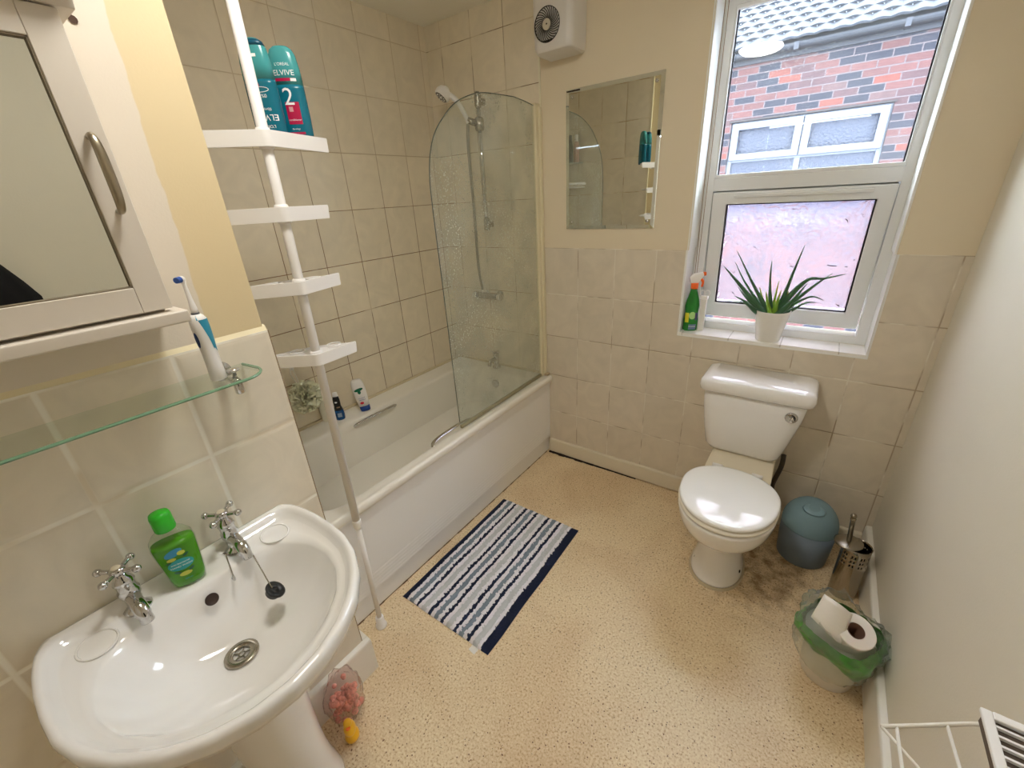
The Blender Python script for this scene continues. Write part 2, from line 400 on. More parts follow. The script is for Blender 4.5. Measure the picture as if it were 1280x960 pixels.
def sink_wall_mat():
    m = mat('yellow_wall_paint', (222, 204, 164), .6, bump=(200, .12, .002))
    nt = m.node_tree; N = nt.nodes.new; L = nt.links.new; b = nt.nodes['Principled BSDF']
    g = [n for n in nt.nodes if n.type == 'NEW_GEOMETRY'][0]; s = N('ShaderNodeSeparateXYZ'); L(g.outputs['Position'], s.inputs[0])
    n = N('ShaderNodeTexNoise'); n.inputs['Scale'].default_value = 11; n.inputs['Detail'].default_value = 4; L(g.outputs['Position'], n.inputs['Vector'])
    k = N('ShaderNodeMath'); k.operation = 'MULTIPLY_ADD'; L(n.outputs[0], k.inputs[0]); k.inputs[1].default_value = .022; L(s.outputs[1], k.inputs[2])
    z = N('ShaderNodeMath'); z.operation = 'MULTIPLY_ADD'; L(s.outputs[2], z.inputs[0]); z.inputs[1].default_value = -.03; L(k.outputs[0], z.inputs[2])
    r = N('ShaderNodeMapRange'); L(z.outputs[0], r.inputs[0]); r.inputs[1].default_value = -1.7105; r.inputs[2].default_value = -1.7085
    c = N('ShaderNodeMix'); c.data_type = 'RGBA'; L(r.outputs[0], c.inputs[0]); c.inputs[6].default_value = lin((226, 216, 200))+(1,); c.inputs[7].default_value = lin((222, 204, 164))+(1,)
    L(c.outputs[2], b.inputs['Base Color']); return m
# the boxed-out wall that carries the basin
wp = struct('wall_sink', box((-.15, YB-.1, 0), (XS-.006, YC-.006, H)), sink_wall_mat())
struct('tiling', box((XS-.006, YB, 0), (XS, YC, 1.271)), t_sink, wp)
struct('tile_edge', box((XS-.0055, YC, 0.0), (XS+.0002, YC+.0025, 1.2705)), mat('bare_tile_edge', (150, 128, 98), .7), wp)
struct('end_tiling', box((0, YC-.006, 0), (.70, YC, H)), tile_mat('end_wall_tiles', 'x', .7086, .7718, .2006, .2475, (232, 221, 199), (238, 226, 200), (190, 165, 125), dark=.3), wp)
struct('trim_2', box((.698, YC-.006, 0.5), (.706, YC+.003, H)), mat('tile_edge_trim', (244, 236, 205), .2))
# ledge of cement on top of the tiles at the sink wall
struct('ledge', prism([(XS-.012, 1.268), (XS-.001, 1.271), (XS-.006, 1.281), (XS-.012, 1.284)], YB, YC, Matrix(((1, 0, 0, 0), (0, 0, 1, 0), (0, 1, 0, 0), (0, 0, 0, 1)))), mat('cement_ledge', (238, 226, 190), .7), wp)
hole = struct('screw_hole', lathe([(.0005, 0), (.006, .0), (.006, .0012)], 10, Matrix.Translation((XS-.0055, -1.713, 1.826)) @ Matrix.Rotation(PI/2, 4, 'Y')), mat('hole_grime', (82, 62, 52), .9), wp)

# baseboards
wpnt = M['white_paint']
yz = Matrix(((0, 0, 1, 0), (1, 0, 0, 0), (0, 1, 0, 0), (0, 0, 0, 1)))     # (a,b,c)->(c,a,b): polygon in y,z extruded along x
xz = Matrix(((1, 0, 0, 0), (0, 0, 1, 0), (0, 1, 0, 0), (0, 0, 0, 1)))     # polygon in x,z extruded along y
struct('baseboard_window', prism([(0, 0.006), (-.018, .006), (-.018, .082), (-.012, .094), (0, .096)], .728, 2.312, yz), mat('aged_baseboard_paint', (222, 212, 190), .4, bump=(40, .1, .003)), bevel=.002)
struct('baseboard_right', prism([(W, 0), (2.314, 0), (2.314, .132), (2.319, .140), (W, .141)], YB, 0, xz), M['white_paint'], bevel=.002)
struct('baseboard_sink', prism([(XS, 0), (.913, 0), (.913, .140), (.909, .148), (XS, .150)], -2.9, -1.545, xz), M['white_paint'], bevel=.002)
struct('baseboard_nib', box((.76, -1.5675, 0), (XS, -1.545, .150)), M['white_paint'], bevel=.002)
# grime line under the skirting and along the bath panel
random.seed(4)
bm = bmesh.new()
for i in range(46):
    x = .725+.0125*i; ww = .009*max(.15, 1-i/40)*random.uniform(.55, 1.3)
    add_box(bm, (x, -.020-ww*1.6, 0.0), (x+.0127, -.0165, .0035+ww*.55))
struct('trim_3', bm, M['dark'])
bm = bmesh.new()
for i in range(60):
    y = -.03-.0255*i; ww = random.uniform(.001, .0045)
    add_box(bm, (.700, y-.0258, 0), (.708+ww, y, .002+ww*.5))
struct('trim_4', bm, mat('stained_sealant', (120, 98, 74), .7))

# back door of the room
d = struct('door_1', box((1.27, YB-.06, .004), (2.03, YB-.02, 2.0)), wpnt, bevel=.003)
struct('door_frame', boxes(((1.22, YB-.02, 0), (1.27, YB+.015, 2.06)), ((2.03, YB-.02, 0), (2.08, YB+.015, 2.06)), ((1.22, YB-.02, 2.01), (2.08, YB+.015, 2.06))), wpnt, d)
struct('door_handle', tube([(1.34, YB-.02, 1.0), (1.34, YB+.045, 1.0), (1.45, YB+.045, 1.0)], .009), M['chrome'], d)

# ------------------------------------------------------------------ window
up = M['upvc']
bm = frame_y(OX0, OX1, OZ0, OZ1, .125, .20, .050, .039, .034, .055)
add_box(bm, (1.490, .1255, 1.502), (2.110, .1995, 1.552))
win = struct('window_1', bm, up, bevel=.003)
rev = mat('white_reveal_paint', (240, 240, 236), .5)
struct('reveal', boxes(((OX0, .0, OZ0), (OX0+.004, .125, OZ1)), ((OX1-.004, .004, OZ0), (OX1, .125, OZ1)), ((OX0, .004, OZ1-.004), (OX1, .125, OZ1))), rev, win)
struct('reveal_plaster', boxes(((OX0+.004, .0015, 1.272), (OX0+.010, .125, OZ1)), ((OX1-.012, .0015, 1.272), (OX1-.004, .125, OZ1))), rev, win, bevel=.002)
struct('window_sill', box((OX0, 0, OZ0-.012), (OX1, .125, OZ0)), tile_mat('sill_tiles', 'x', 1.66, 5, .2, 9, (242, 240, 234), (225, 222, 214), (200, 196, 188), gw=.003, var=.02), win)
struct('opening_edge', boxes(((OX0-.003, -.0015, OZ0-.016), (OX1+.003, .003, OZ0-.011)), ((OX0-.004, -.0015, OZ0-.016), (OX0, .003, 1.272)), ((OX1, -.0015, OZ0-.016), (OX1+.004, .003, 1.272))), rev, win)
gask = mat('black_gasket', (25, 25, 32), .5)
struct('gasket', frame_y(1.492, 2.108, 1.552, 2.135, .140, .150, .010, .010, .008, .012), gask, win)
struct('glazing_bead', frame_y(1.492, 2.108, 1.552, 2.135, .127, .1405, .006, .006, .014, .014), up, win, bevel=.002)
struct('clear_pane', boxes(((1.494, .143, 1.554), (2.106, .147, 2.133)), ((1.494, .163, 1.554), (2.106, .167, 2.133))), thin_glass('clear_window_glass', (.97, .98, .98), 0, dirt=.010, speck=.22), win)
# top-hung opening light, pushed a little outwards
hinge = Vector((0, .150, 1.500)); TM = Matrix.Translation(hinge) @ Matrix.Rotation(math.radians(7.0), 4, 'X') @ Matrix.Translation(-hinge)
sash = struct('sash', frame_y(1.494, 2.106, .944, 1.500, .118, .180, .056, .050, .066, .048, TM), up, win, bevel=.004)
struct('sash_gasket', frame_y(1.550, 2.056, 1.010, 1.452, .130, .146, .0055, .0055, .0050, .0050), gask, sash)
bpy.data.objects['sash_gasket'].data.transform(TM)
struct('vent_cover', box((1.58, .108, 1.478), (2.04, .121, 1.492), TM), up, sash, bevel=.003)

def frosted():
    m = bpy.data.materials.new('patterned_glass'); m.use_nodes = True
    nt = m.node_tree; N = nt.nodes.new; L = nt.links.new; nt.nodes.clear()
    out = N('ShaderNodeOutputMaterial'); g = N('ShaderNodeNewGeometry')
    n = N('ShaderNodeTexNoise'); n.inputs['Scale'].default_value = 11; n.inputs['Detail'].default_value = 2; L(g.outputs['Position'], n.inputs['Vector'])
    ad = N('ShaderNodeVectorMath'); ad.operation = 'MULTIPLY_ADD'; L(n.outputs['Color'], ad.inputs[0]); ad.inputs[1].default_value = (.22, .22, .22); L(g.outputs['Position'], ad.inputs[2])
    mp = N('ShaderNodeTexNoise'); mp.noise_type = 'RIDGED_MULTIFRACTAL'; mp.inputs['Scale'].default_value = 30; mp.inputs['Detail'].default_value = 2; L(ad.outputs[0], mp.inputs['Vector'])
    bp = N('ShaderNodeBump'); bp.inputs['Strength'].default_value = .85; bp.inputs['Distance'].default_value = .009; L(mp.outputs[0], bp.inputs['Height'])
    rf = N('ShaderNodeBsdfRefraction'); rf.inputs['Roughness'].default_value = .12; rf.inputs['IOR'].default_value = 1.3; rf.inputs[0].default_value = (.86, .80, .84, 1); L(bp.outputs[0], rf.inputs['Normal'])
    tl = N('ShaderNodeBsdfTranslucent'); L(bp.outputs[0], tl.inputs['Normal']); tl.inputs[0].default_value = (.96, .93, .95, 1)
    gl = N('ShaderNodeBsdfGlossy'); gl.inputs['Roughness'].default_value = .12; L(bp.outputs[0], gl.inputs['Normal'])
    a = N('ShaderNodeMixShader'); a.inputs[0].default_value = .075; L(rf.outputs[0], a.inputs[1]); L(tl.outputs[0], a.inputs[2])
    fr = N('ShaderNodeFresnel'); L(bp.outputs[0], fr.inputs['Normal'])
    b = N('ShaderNodeMixShader'); L(fr.outputs[0], b.inputs[0]); L(a.outputs[0], b.inputs[1]); L(gl.outputs[0], b.inputs[2])
    L(b.outputs[0], out.inputs[0]); return m
# one sheet is enough for the patterned pane: a single refracting face with a rebate depth behind the gasket
bm = bmesh.new(); add_box(bm, (1.550, .138, 1.008), (2.054, .144, 1.455), TM)
struct('patterned_pane', bm, frosted(), sash)

# ------------------------------------------------------------------ neighbour's house across the passage
def brick_mat():
    m = bpy.data.materials.new('red_brickwork'); m.use_nodes = True
    nt = m.node_tree; N = nt.nodes.new; L = nt.links.new; b = nt.nodes['Principled BSDF']
    g = N('ShaderNodeNewGeometry'); s = N('ShaderNodeSeparateXYZ'); L(g.outputs['Position'], s.inputs[0])
    cb = N('ShaderNodeCombineXYZ'); L(s.outputs[0], cb.inputs[0]); L(s.outputs[2], cb.inputs[1])
    br = N('ShaderNodeTexBrick'); L(cb.outputs[0], br.inputs['Vector'])
    br.inputs['Scale'].default_value = 1; br.inputs['Brick Width'].default_value = .222; br.inputs['Row Height'].default_value = .073; br.inputs['Mortar Size'].default_value = .006; br.inputs['Bias'].default_value = -.1
    br.inputs['Color1'].default_value = (0, 0, 0, 1); br.inputs['Color2'].default_value = (1, 1, 1, 1); br.inputs['Mortar'].default_value = (.5, .5, .5, 1)
    r = N('ShaderNodeValToRGB'); e = r.color_ramp.elements; r.color_ramp.interpolation = 'CONSTANT'
    e[0].position = 0; e[0].color = lin((24, 23, 32))+(1,); e[1].position = .2; e[1].color = lin((56, 36, 37))+(1,)
    for p_, c_ in ((.34, (66, 38, 36)), (.48, (29, 27, 35)), (.56, (72, 42, 39)), (.72, (80, 38, 30)), (.86, (63, 44, 43))):
        q = e.new(p_); q.color = lin(c_)+(1,)
    L(br.outputs['Color'], r.inputs[0])
    no = N('ShaderNodeTexNoise'); no.inputs['Scale'].default_value = 16; no.inputs['Detail'].default_value = 5; L(g.outputs['Position'], no.inputs['Vector'])
    vr = N('ShaderNodeMapRange'); vr.inputs[3].default_value = .7; vr.inputs[4].default_value = 1.3; L(no.outputs[0], vr.inputs[0])
    vs = N('ShaderNodeVectorMath'); vs.operation = 'SCALE'; L(r.outputs[0], vs.inputs[0]); L(vr.outputs[0], vs.inputs['Scale'])
    mx = N('ShaderNodeMix'); mx.data_type = 'RGBA'; L(br.outputs['Fac'], mx.inputs[0]); L(vs.outputs[0], mx.inputs[6]); mx.inputs[7].default_value = lin((72, 62, 62))+(1,)
    L(mx.outputs[2], b.inputs['Base Color']); b.inputs['Roughness'].default_value = .9
    bp = N('ShaderNodeBump'); bp.inputs['Strength'].default_value = .5; bp.inputs['Distance'].default_value = .01; bp.invert = True; L(br.outputs['Fac'], bp.inputs['Height']); L(bp.outputs[0], b.inputs['Normal'])
    return m
NY = 4.6
house = thing('house', 'neighbouring red brick house with grey tiled roof seen through the clear upper pane', 'house', (1.5, NY, -2.6))
def hobj(name, me, m, par=house, **k):
    o = obj(name, me, m, par, **k)
    if par is house: o.matrix_parent_inverse = Matrix.Translation((-1.5, -NY, 2.6))
    return o
wx0, wx1, wz0, wz1 = .67, 2.225, 1.05, 2.222
hobj('wall', boxes(((-9, NY, -2.6), (wx0, NY+.25, 2.95)), ((wx1, NY, -2.6), (10, NY+.25, 2.95)), ((wx0, NY, -2.6), (wx1, NY+.25, wz0)), ((wx0, NY, wz1), (wx1, NY+.25, 2.95))), brick_mat())
upn = mat('neighbour_window_plastic', (84, 86, 94), .4)
bm = frame_y(wx0, wx1, wz0, wz1, NY+.03, NY+.1, .05, .05, .05, .04)
add_box(bm, (wx0+.05, NY+.031, 1.775), (wx1-.05, NY+.099, 1.82)); add_box(bm, (1.41, NY+.032, wz0+.05), (1.47, NY+.098, 1.775)); add_box(bm, (1.41, NY+.032, 1.82), (1.47, NY+.098, wz1-.04))
hw = hobj('window_frame', bm, upn, bevel=.004)
for x0, x1 in ((wx0+.02, 1.435), (1.447, wx1-.02)):
    obj('casement', frame_y(x0, x1, 1.80, 2.205, NY-.01, NY+.0295, .075, .075, .07, .07), upn, hw, bevel=.006)
gm = mat('obscured_window_glass', (40, 43, 56), .4, bump=(40, .8, .02))
obj('pane', box((wx0+.03, NY+.05, wz0+.03), (wx1-.03, NY+.06, wz1-.03)), gm, hw)
hobj('lintel', box((wx0-.02, NY-.012, wz1), (wx1+.02, NY+.03, wz1+.02)), mat('dark_mastic', (40, 34, 34), .8))
bm = bmesh.new()
prof = [(.062*math.cos(a), .062*math.sin(a)) for a in [PI+PI*k/10 for k in range(11)]]
prof += [(.054*math.cos(a), .054*math.sin(a)) for a in [2*PI-PI*k/10 for k in range(11)]]
add_prism(bm, prof, -9, 10, Matrix.Translation((0, NY-.085, 2.90)) @ yz)
bmesh.ops.recalc_face_normals(bm, faces=bm.faces)
gut = hobj('gutter', bm, mat('black_gutter', (20, 21, 28), .5), smooth=False)
gbm = mat('gutter_bracket', (30, 31, 38), .4)
for k in range(10): obj('gutter_bracket', box((-4.3+.92*k, NY-.150, 2.835), (-4.255+.92*k, NY-.02, 2.905)), gbm, gut)
hobj('fascia', box((-9, NY-.03, 2.80), (10, NY, 2.99)), mat('dark_fascia', (34, 33, 38), .6))
# interlocking roof tiles: real courses with a rolled profile
bm = bmesh.new(); tw = .155; pitch = math.radians(35); course = .165
for r_ in range(22):
    base_s = r_*course
    x = -4.5 + (tw/2 if r_ % 2 else 0)
    cols = int(11/tw)
    row0 = []; row1 = []; row2 = []
    for c_ in range(cols*6+1):
        u = c_/6; ph = u % 1
        hgt = .016*math.sin(ph*PI)**1.3
        xx = x+u*tw
        for row, s_, lift in ((row0, base_s-.02, .022), (row1, base_s-.02, .004), (row2, base_s+course, .004)):
            h_ = hgt*(1 if row is not row1 else .6)+lift
            yy = NY-.10+s_*math.cos(pitch)-h_*math.sin(pitch); zz = 2.945+s_*math.sin(pitch)+h_*math.cos(pitch)
            row.append(bm.verts.new((xx, yy, zz)))
    for i in range(len(row0)-1):
        bm.faces.new((row0[i], row0[i+1], row2[i+1], row2[i])); bm.faces.new((row1[i], row1[i+1], row0[i+1], row0[i]))
hobj('roof', bm, mat('grey_roof_tiles', (42, 44, 50), .75, var=(2.5, .18), bump=(30, .3, .01)))
struct('ground', box((-12, .3, -2.7), (14, 12, -2.6)), mat('passage_paving', (150, 145, 140), .9))

# ------------------------------------------------------------------ ceiling lamp
lamp = thing('ceiling_lamp', 'round glowing dome lamp on the ceiling, seen mirrored in the upper window pane', 'lamp', (1.33, -1.46, H))
obj('base', lathe([(.02, 0), (.135, 0), (.14, -.012), (.14, -.028), (.125, -.03)], 36), M['plastic'], lamp, smooth=True)
em = bpy.data.materials.new('glowing_opal_glass'); em.use_nodes = True; eb = em.node_tree.nodes['Principled BSDF']
eb.inputs['Base Color'].default_value = (.9, .85, .7, 1); eb.inputs['Emission Color'].default_value = LAMP_COLOR+(1,); eb.inputs['Emission Strength'].default_value = LAMP_STRENGTH
prof = [(.128*math.cos(a), -.028-.034*math.sin(a)) for a in [PI/2*k/10 for k in range(11)]]
obj('dome', lathe(prof, 36), em, lamp, smooth=True)

# ------------------------------------------------------------------ bath
BL = -1.5675
bath = thing('bath', 'long white acrylic bath with chrome grips set in the tiled alcove', 'bath', (.37, -.78, 0))
def bobj(name, me, m, par=None, **k):
    o = obj(name, me, m, par or bath, **k)
    if par is None: o.matrix_parent_inverse = Matrix.Translation((-.37, .78, 0))
    return o
RZ = .537
def R_(x0, x1, y0, y1, r, z): return rrect(x0, x1, y0, y1, r, 8, z)
e_ = .001
rings = [
    R_(.03, .690, BL+e_, -e_, .004, .30), R_(.004, .700, BL+e_, -e_, .004, .30),
    R_(.004, .700, BL+e_, -e_, .004, .494), R_(.002, .740, BL+e_, -e_, .004, .497), R_(.002, .746, BL+e_, -e_, .006, .503), R_(.002, .748, BL+e_, -e_, .008, .522),
    R_(.002, .744, BL+e_, -e_, .010, .533), R_(.002, .736, BL+.002, -.002, .010, RZ),
    R_(.03, .727, BL+.018, -.018, .02, RZ-.001), R_(.034, .722, BL+.024, -.024, .022, RZ-.005),
    R_(.118, .684, BL+.075, -.070, .09, RZ-.007),
    R_(.132, .670, BL+.088, -.083, .10, RZ-.013), R_(.139, .662, BL+.10, -.092, .11, RZ-.032),
    R_(.150, .648, BL+.15, -.110, .13, .40), R_(.164, .630, BL+.235, -.130, .15, .27),
    R_(.182, .606, BL+.32, -.155, .15, .185), R_(.21, .57, BL+.38, -.19, .13, .150), R_(.25, .52, BL+.45, -.26, .10, .140), R_(.34, .43, BL+.6, -.5, .04, .137)]
bm = bmesh.new(); add_rings(bm, rings, True, True); bmesh.ops.recalc_face_normals(bm, faces=bm.faces)
shell = bobj('tub', bm, M['bath'], smooth=True, subsurf=1)
# seam strip sealing the bath to the wall
bobj('sealant', boxes(((0, BL+.001, RZ-.004), (.014, -.001, RZ+.012)), ((0, -.014, RZ-.004), (.70, -.001, RZ+.012))), mat('aged_sealant', (214, 200, 170), .5), bevel=.004)
# side panel with moulded lines and plinth
pp = [(.733, .499), (.733, .488), (.727, .482), (.724, .44), (.722, .20)]
for k in range(6): pp += [(.722, .215-.017*k), (.7212, .207-.017*k), (.722, .199-.017*k)]
pp += [(.721, .104), (.712, .098), (.709, .09), (.708, .003), (.69, .003), (.69, .499)]
bobj('side_panel', prism(pp, BL+.002, -.0005, xz), M['panel'])
for (gx, gy0, gy1, sgn) in ((.156, -.975, -.71, 1), (.652, -.93, -.64, -1)):
    gz = .505
    bmg = bmesh.new()
    pts = spline([(gx-.022*sgn, gy0, gz-.012), (gx-.004*sgn, gy0+.012, gz+.004), (gx+.004*sgn, gy0+.06, gz+.010), (gx+.005*sgn, (gy0+gy1)/2, gz+.012), (gx+.004*sgn, gy1-.06, gz+.010), (gx-.004*sgn, gy1-.012, gz+.004), (gx-.022*sgn, gy1, gz-.012)], 6)
    if sgn < 0: pts = [Vector((p.x, p.y, p.z+.016)) for p in pts]
    vr = add_tube(bmg, pts, .010, 12)
    for ring in vr:
        c = sum((v.co for v in ring), Vector())/len(ring)
        for v in ring: v.co.z = c.z+(v.co.z-c.z)*.55
    bobj('grip', bmg, M['chrome'], smooth=True)
bobj('overflow', lathe([(.001, .004), (.024, .004), (.030, .0), (.030, -.004)], 20, Matrix.Translation((.38, -.103, .44)) @ Matrix.Rotation(PI/2, 4, 'X')), M['chrome'], smooth=True)
bobj('drain', lathe([(.001, .002), (.018, .002), (.034, .004), (.036, 0)], 20, Matrix.Translation((.375, -.34, .1405))), M['chrome'], smooth=True)
bt = thing('bath_tap', 'chrome bath tap on the far rim of the bath behind the glass screen', 'tap', (.36, -.05, RZ-.003))
obj('body', lathe([(.026, 0), (.026, .008), (.016, .014), (.015, .06), (.019, .066), (.019, .095), (.012, .1)], 18), M['chrome'], bt, smooth=True)
obj('spout', tube(spline([(0, 0, .05), (0, -.03, .062), (0, -.06, .058), (0, -.075, .03)], 6), [.012]*18+[.011], 12), M['chrome'], bt, smooth=True)
obj('handle', boxes(((-.03, -.005, .1), (.03, .005, .11)), ((-.005, -.03, .1), (.005, .03, .11))), M['chrome'], bt, bevel=.003)

# ------------------------------------------------------------------ shower screen
ss = thing('shower_screen', 'curved-top glass shower screen with cream frame standing on the bath edge', 'shower screen', (.69, 0, RZ+.004))
zb = .0; zt = 1.917-RZ
outl = [(-.040, zb), (-.040, zt-.002), (-.20, zt+.010), (-.40, zt+.002)]
pts = [(-.40, zt+.0), (-.50, zt-.020), (-.59, zt-.055), (-.66, zt-.105), (-.72, zt-.165), (-.755, zt-.235), (-.772, zt-.32), (-.775, zt-.42)]
sp_ = [(p.x, p.y) for p in spline([(a, b, 0) for a, b in ([(-.20, zt+.010)]+pts)], 5)][1:]
outl = [(-.040, .004), (-.040, zt-.006), (-.12, zt+.004), (-.20, zt+.010)]+sp_+[(-.772, .7), (-.768, .03), (-.760, .006)]
# glass plate: polygon in (y,z), thickness along x
g1 = obj('glass', prism(outl, -.003, .003, yz), thin_glass('shower_glass', (.955, .975, .955), .02, dirt=.17, speck=1.0), ss)
edge = []
n = len(outl)
bm = bmesh.new()
for i in range(3, n-2):
    a = Vector((0, outl[i][0], outl[i][1])); b2 = Vector((0, outl[i+1][0], outl[i+1][1]))
add_tube(bm, [(0, y_, z_) for y_, z_ in outl[1:-1]], .0020, 6)
obj('polished_edge', bm, mat('green_glass_edge', (84, 92, 82), .3), ss)
obj('bottom_seal', box((-.006, -.762, -.004), (.006, -.04, .012)), mat('mildewed_seal', (150, 142, 112), .5), ss)
crm = mat('cream_screen_frame', (226, 216, 184), .35)
obj('hinge_post', box((-.011, -.046, -.004), (.013, -.0, zt+.004)), crm, ss, bevel=.004)
obj('wall_profile', box((-.002, -.024, -.004), (.022, -.001, zt-.01)), crm, ss, bevel=.003)
obj('screen_foot', box((.014, -.03, -.0035), (.040, -.004, .012)), mat('stained_end_cap', (188, 170, 140), .5), ss, bevel=.003)

# ------------------------------------------------------------------ shower rail, head and hose
ch = M['chrome']
sh = thing('shower_set', 'white shower head and chrome hose on a wall rail behind the glass screen', 'shower', (.365, 0, 1.38))
obj('rail', lathe([(.011, 0), (.011, .64)], 14, Matrix.Translation((0, -.05, .0))), ch, sh, smooth=True)
for z_, nm in ((.015, 'bracket'), (.60, 'bracket')):
    bmb = bmesh.new(); add_lathe(bmb, [(.015, -.028), (.017, -.02), (.017, .028), (.013, .036)], 14, Matrix.Translation((0, -.05, z_)))
    add_box(bmb, (-.010, -.05, z_-.014), (.010, 0, z_+.014)); obj(nm, bmb, M['steel'], sh, bevel=.002)
bmb = bmesh.new(); add_lathe(bmb, [(.020, -.03), (.024, -.02), (.024, .02), (.018, .03)], 16, Matrix.Translation((0, -.05, .50)))
add_tube(bmb, [(0, -.05, .50), (-.02, -.085, .51), (-.035, -.10, .52)], [.016, .016, .014], 12); obj('slider', bmb, M['steel'], sh, smooth=True)
HH = Vector((-.10, -.165, .635))
obj('hose', tube(spline([(-.035, -.10, .50), (-.045, -.10, .40), (-.055, -.085, .1), (-.070, -.07, -.20), (-.065, -.056, -.355)], 10), .008, 10), mat('dull_hose', (150, 145, 132), .35, metal=.8), sh, smooth=True)
hd = obj('shower_handle', tube(spline([(-.032, -.098, .505), (-.04, -.11, .54), (-.065, -.135, .60), HH], 6), [.011]*12+[.013]*6+[.016], 14), M['plastic'], sh, smooth=True)
HM = Matrix.Translation((-.115, -.175, .632)) @ Vector((-.35, -.55, -.75)).to_track_quat('Z', 'Y').to_matrix().to_4x4()
obj('shower_head', lathe([(.012, -.035), (.030, -.022), (.038, -.004), (.038, .012), (.032, .018)], 24, HM), M['plastic'], sh, smooth=True)
bm = bmesh.new(); add_lathe(bm, [(.031, .016), (.031, .0195)], 24, HM)
obj('spray_plate', bm, mat('grey_spray_plate', (120, 116, 110), .4), sh)
bm = bmesh.new()
for k in range(10): add_ball(bm, (.021*math.cos(k*PI/5), .021*math.sin(k*PI/5), .020), .003, seg=8, M=HM)
add_ball(bm, (0, 0, .0195), .008, 1, 1, .4, 10, HM)
obj('nozzles', bm, M['plastic'], sh)

vv = thing('shower_valve', 'chrome bar shower valve low on the tiles behind the hazy glass screen', 'shower valve', (.335, 0, .995))
vm = Matrix.Translation((-.075, -.055, 0)) @ Matrix.Rotation(PI/2, 4, 'Y')
obj('bar', lathe([(.014, .0), (.019, .004), (.019, .146), (.014, .15)], 20, vm), M['steel'], vv, smooth=True)
for x_ in (-.105, .075):
    obj('knob', lathe([(.018, 0), (.022, .004), (.022, .026), (.018, .030)], 20, Matrix.Translation((x_, -.055, 0)) @ Matrix.Rotation(PI/2, 4, 'Y')), M['chrome'], vv, smooth=True)
for x_ in (-.055, .055):
    obj('wall_union', lathe([(.026, 0), (.024, .006), (.014, .010), (.013, .050)], 20, Matrix.Translation((x_, 0, 0)) @ Matrix.Rotation(PI/2, 4, 'X')), M['chrome'], vv, smooth=True)
obj('hose_outlet', lathe([(.010, 0), (.010, .022)], 14, Matrix.Translation((-.035, -.056, .012))), M['chrome'], vv, smooth=True)

# ------------------------------------------------------------------ basin and pedestal
SY = -1.891
sk = thing('wash_basin', 'white ceramic pedestal wash basin against the cream tiled wall', 'basin', (XS, SY, 0))
def mirror_outline(half, n=64):
    """half: (x, |y|) points from wall side to front; returns closed loop resampled"""
    pts = [(x, y) for x, y in half]+[(x, -y) for x, y in reversed(half) if y > 1e-5]
    P = [Vector((x-XS, y, 0)) for x, y in pts]
    return P
def ray_out(P, c, n=72):
    res = []
    for k in range(n):
        a = 2*PI*k/n; d = Vector((math.cos(a), math.sin(a), 0)); best = 0
        for i in range(len(P)):
            p, q = P[i]-c, P[(i+1) % len(P)]-c; e2 = q-p; den = d.x*e2.y-d.y*e2.x
            if abs(den) < 1e-9: continue
            t = (p.x*e2.y-p.y*e2.x)/den; s_ = (p.x*d.y-p.y*d.x)/den
            if t > 0 and -1e-6 <= s_ <= 1+1e-6: best = max(best, t)
        res.append(best)
    return res
cc = Vector((1.115-XS, 0, 0))
outer_h = [(XS+.001, .228), (.925, .243), (.97, .252), (1.02, .2565), (1.08, .257), (1.14, .253), (1.20, .237), (1.26, .206), (1.31, .163), (1.345, .113), (1.367, .058), (1.375, 0)]
ledge_h = [(.932, .206), (.955, .222), (1.02, .230), (1.10, .230), (1.16, .222), (1.22, .197), (1.27, .160), (1.31, .112), (1.335, .055), (1.342, 0)]
bowl_h = [(.985, .090), (.992, .140), (1.02, .172), (1.07, .197), (1.13, .203), (1.19, .190), (1.245, .155), (1.285, .105), (1.308, .05), (1.315, 0)]
NR = 160
Ro, Rl, Rb = (ray_out(mirror_outline(h), cc, NR) for h in (outer_h, ledge_h, bowl_h))
def sm(L_, k=2):
    for _ in range(k): L_ = [(L_[i-1]+2*L_[i]+L_[(i+1) % len(L_)])/4 for i in range(len(L_))]
    return L_
Rl = sm(Rl, 2); Rb = sm(Rb, 3)
dc = Vector((1.093-XS, -.004, 0))
def ring(R1, R2, t, z, c=cc, zf=None):
    out = []
    for k in range(NR):
        a = 2*PI*k/NR; r_ = R1[k]*(1-t)+R2[k]*t
        p = c+Vector((math.cos(a), math.sin(a), 0))*r_
        p.z = z if not callable(z) else z(p)
        p.x = max(p.x, .001)
        out.append(p)
    return out
Z0 = .825
rr_ = []
zero = [.024]*NR
rr_.append(ring(zero, Rb, 0, .667, dc))
rr_.append(ring(zero, Rb, .14, .671, dc.lerp(cc, .14)))
rr_.append(ring(zero, Rb, .34, .681, dc.lerp(cc, .34)))
rr_.append(ring(zero, Rb, .56, .698, dc.lerp(cc, .56)))
rr_.append(ring(zero, Rb, .74, .722, dc.lerp(cc, .74)))
rr_.append(ring(zero, Rb, .87, .752, dc.lerp(cc, .9)))
rr_.append(ring(zero, Rb, .95, .778, cc))
rr_.append(ring(Rb, Rl, 0, .793, cc))
rr_.append(ring(Rb, Rl, .10, .7985, cc))
rr_.append(ring(Rb, Rl, .5, .8015, cc))
rr_.append(ring(Rb, Rl, .93, .803, cc))
rr_.append(ring(Rb, Rl, 1.0, .8045, cc))
rr_.append(ring(Rl, Ro, .30, .814, cc))
rr_.append(ring(Rl, Ro, .45, .821, cc))
rr_.append(ring(Rl, Ro, .70, Z0, cc))
rr_.append(ring(Rl, Ro, .92, .822, cc))
rr_.append(ring(Rl, Ro, 1.0, .813, cc))
rr_.append(ring(Rl, Ro, 1.0, .800, cc))
rr_.append(ring(Rl, Ro, .90, .787, cc))
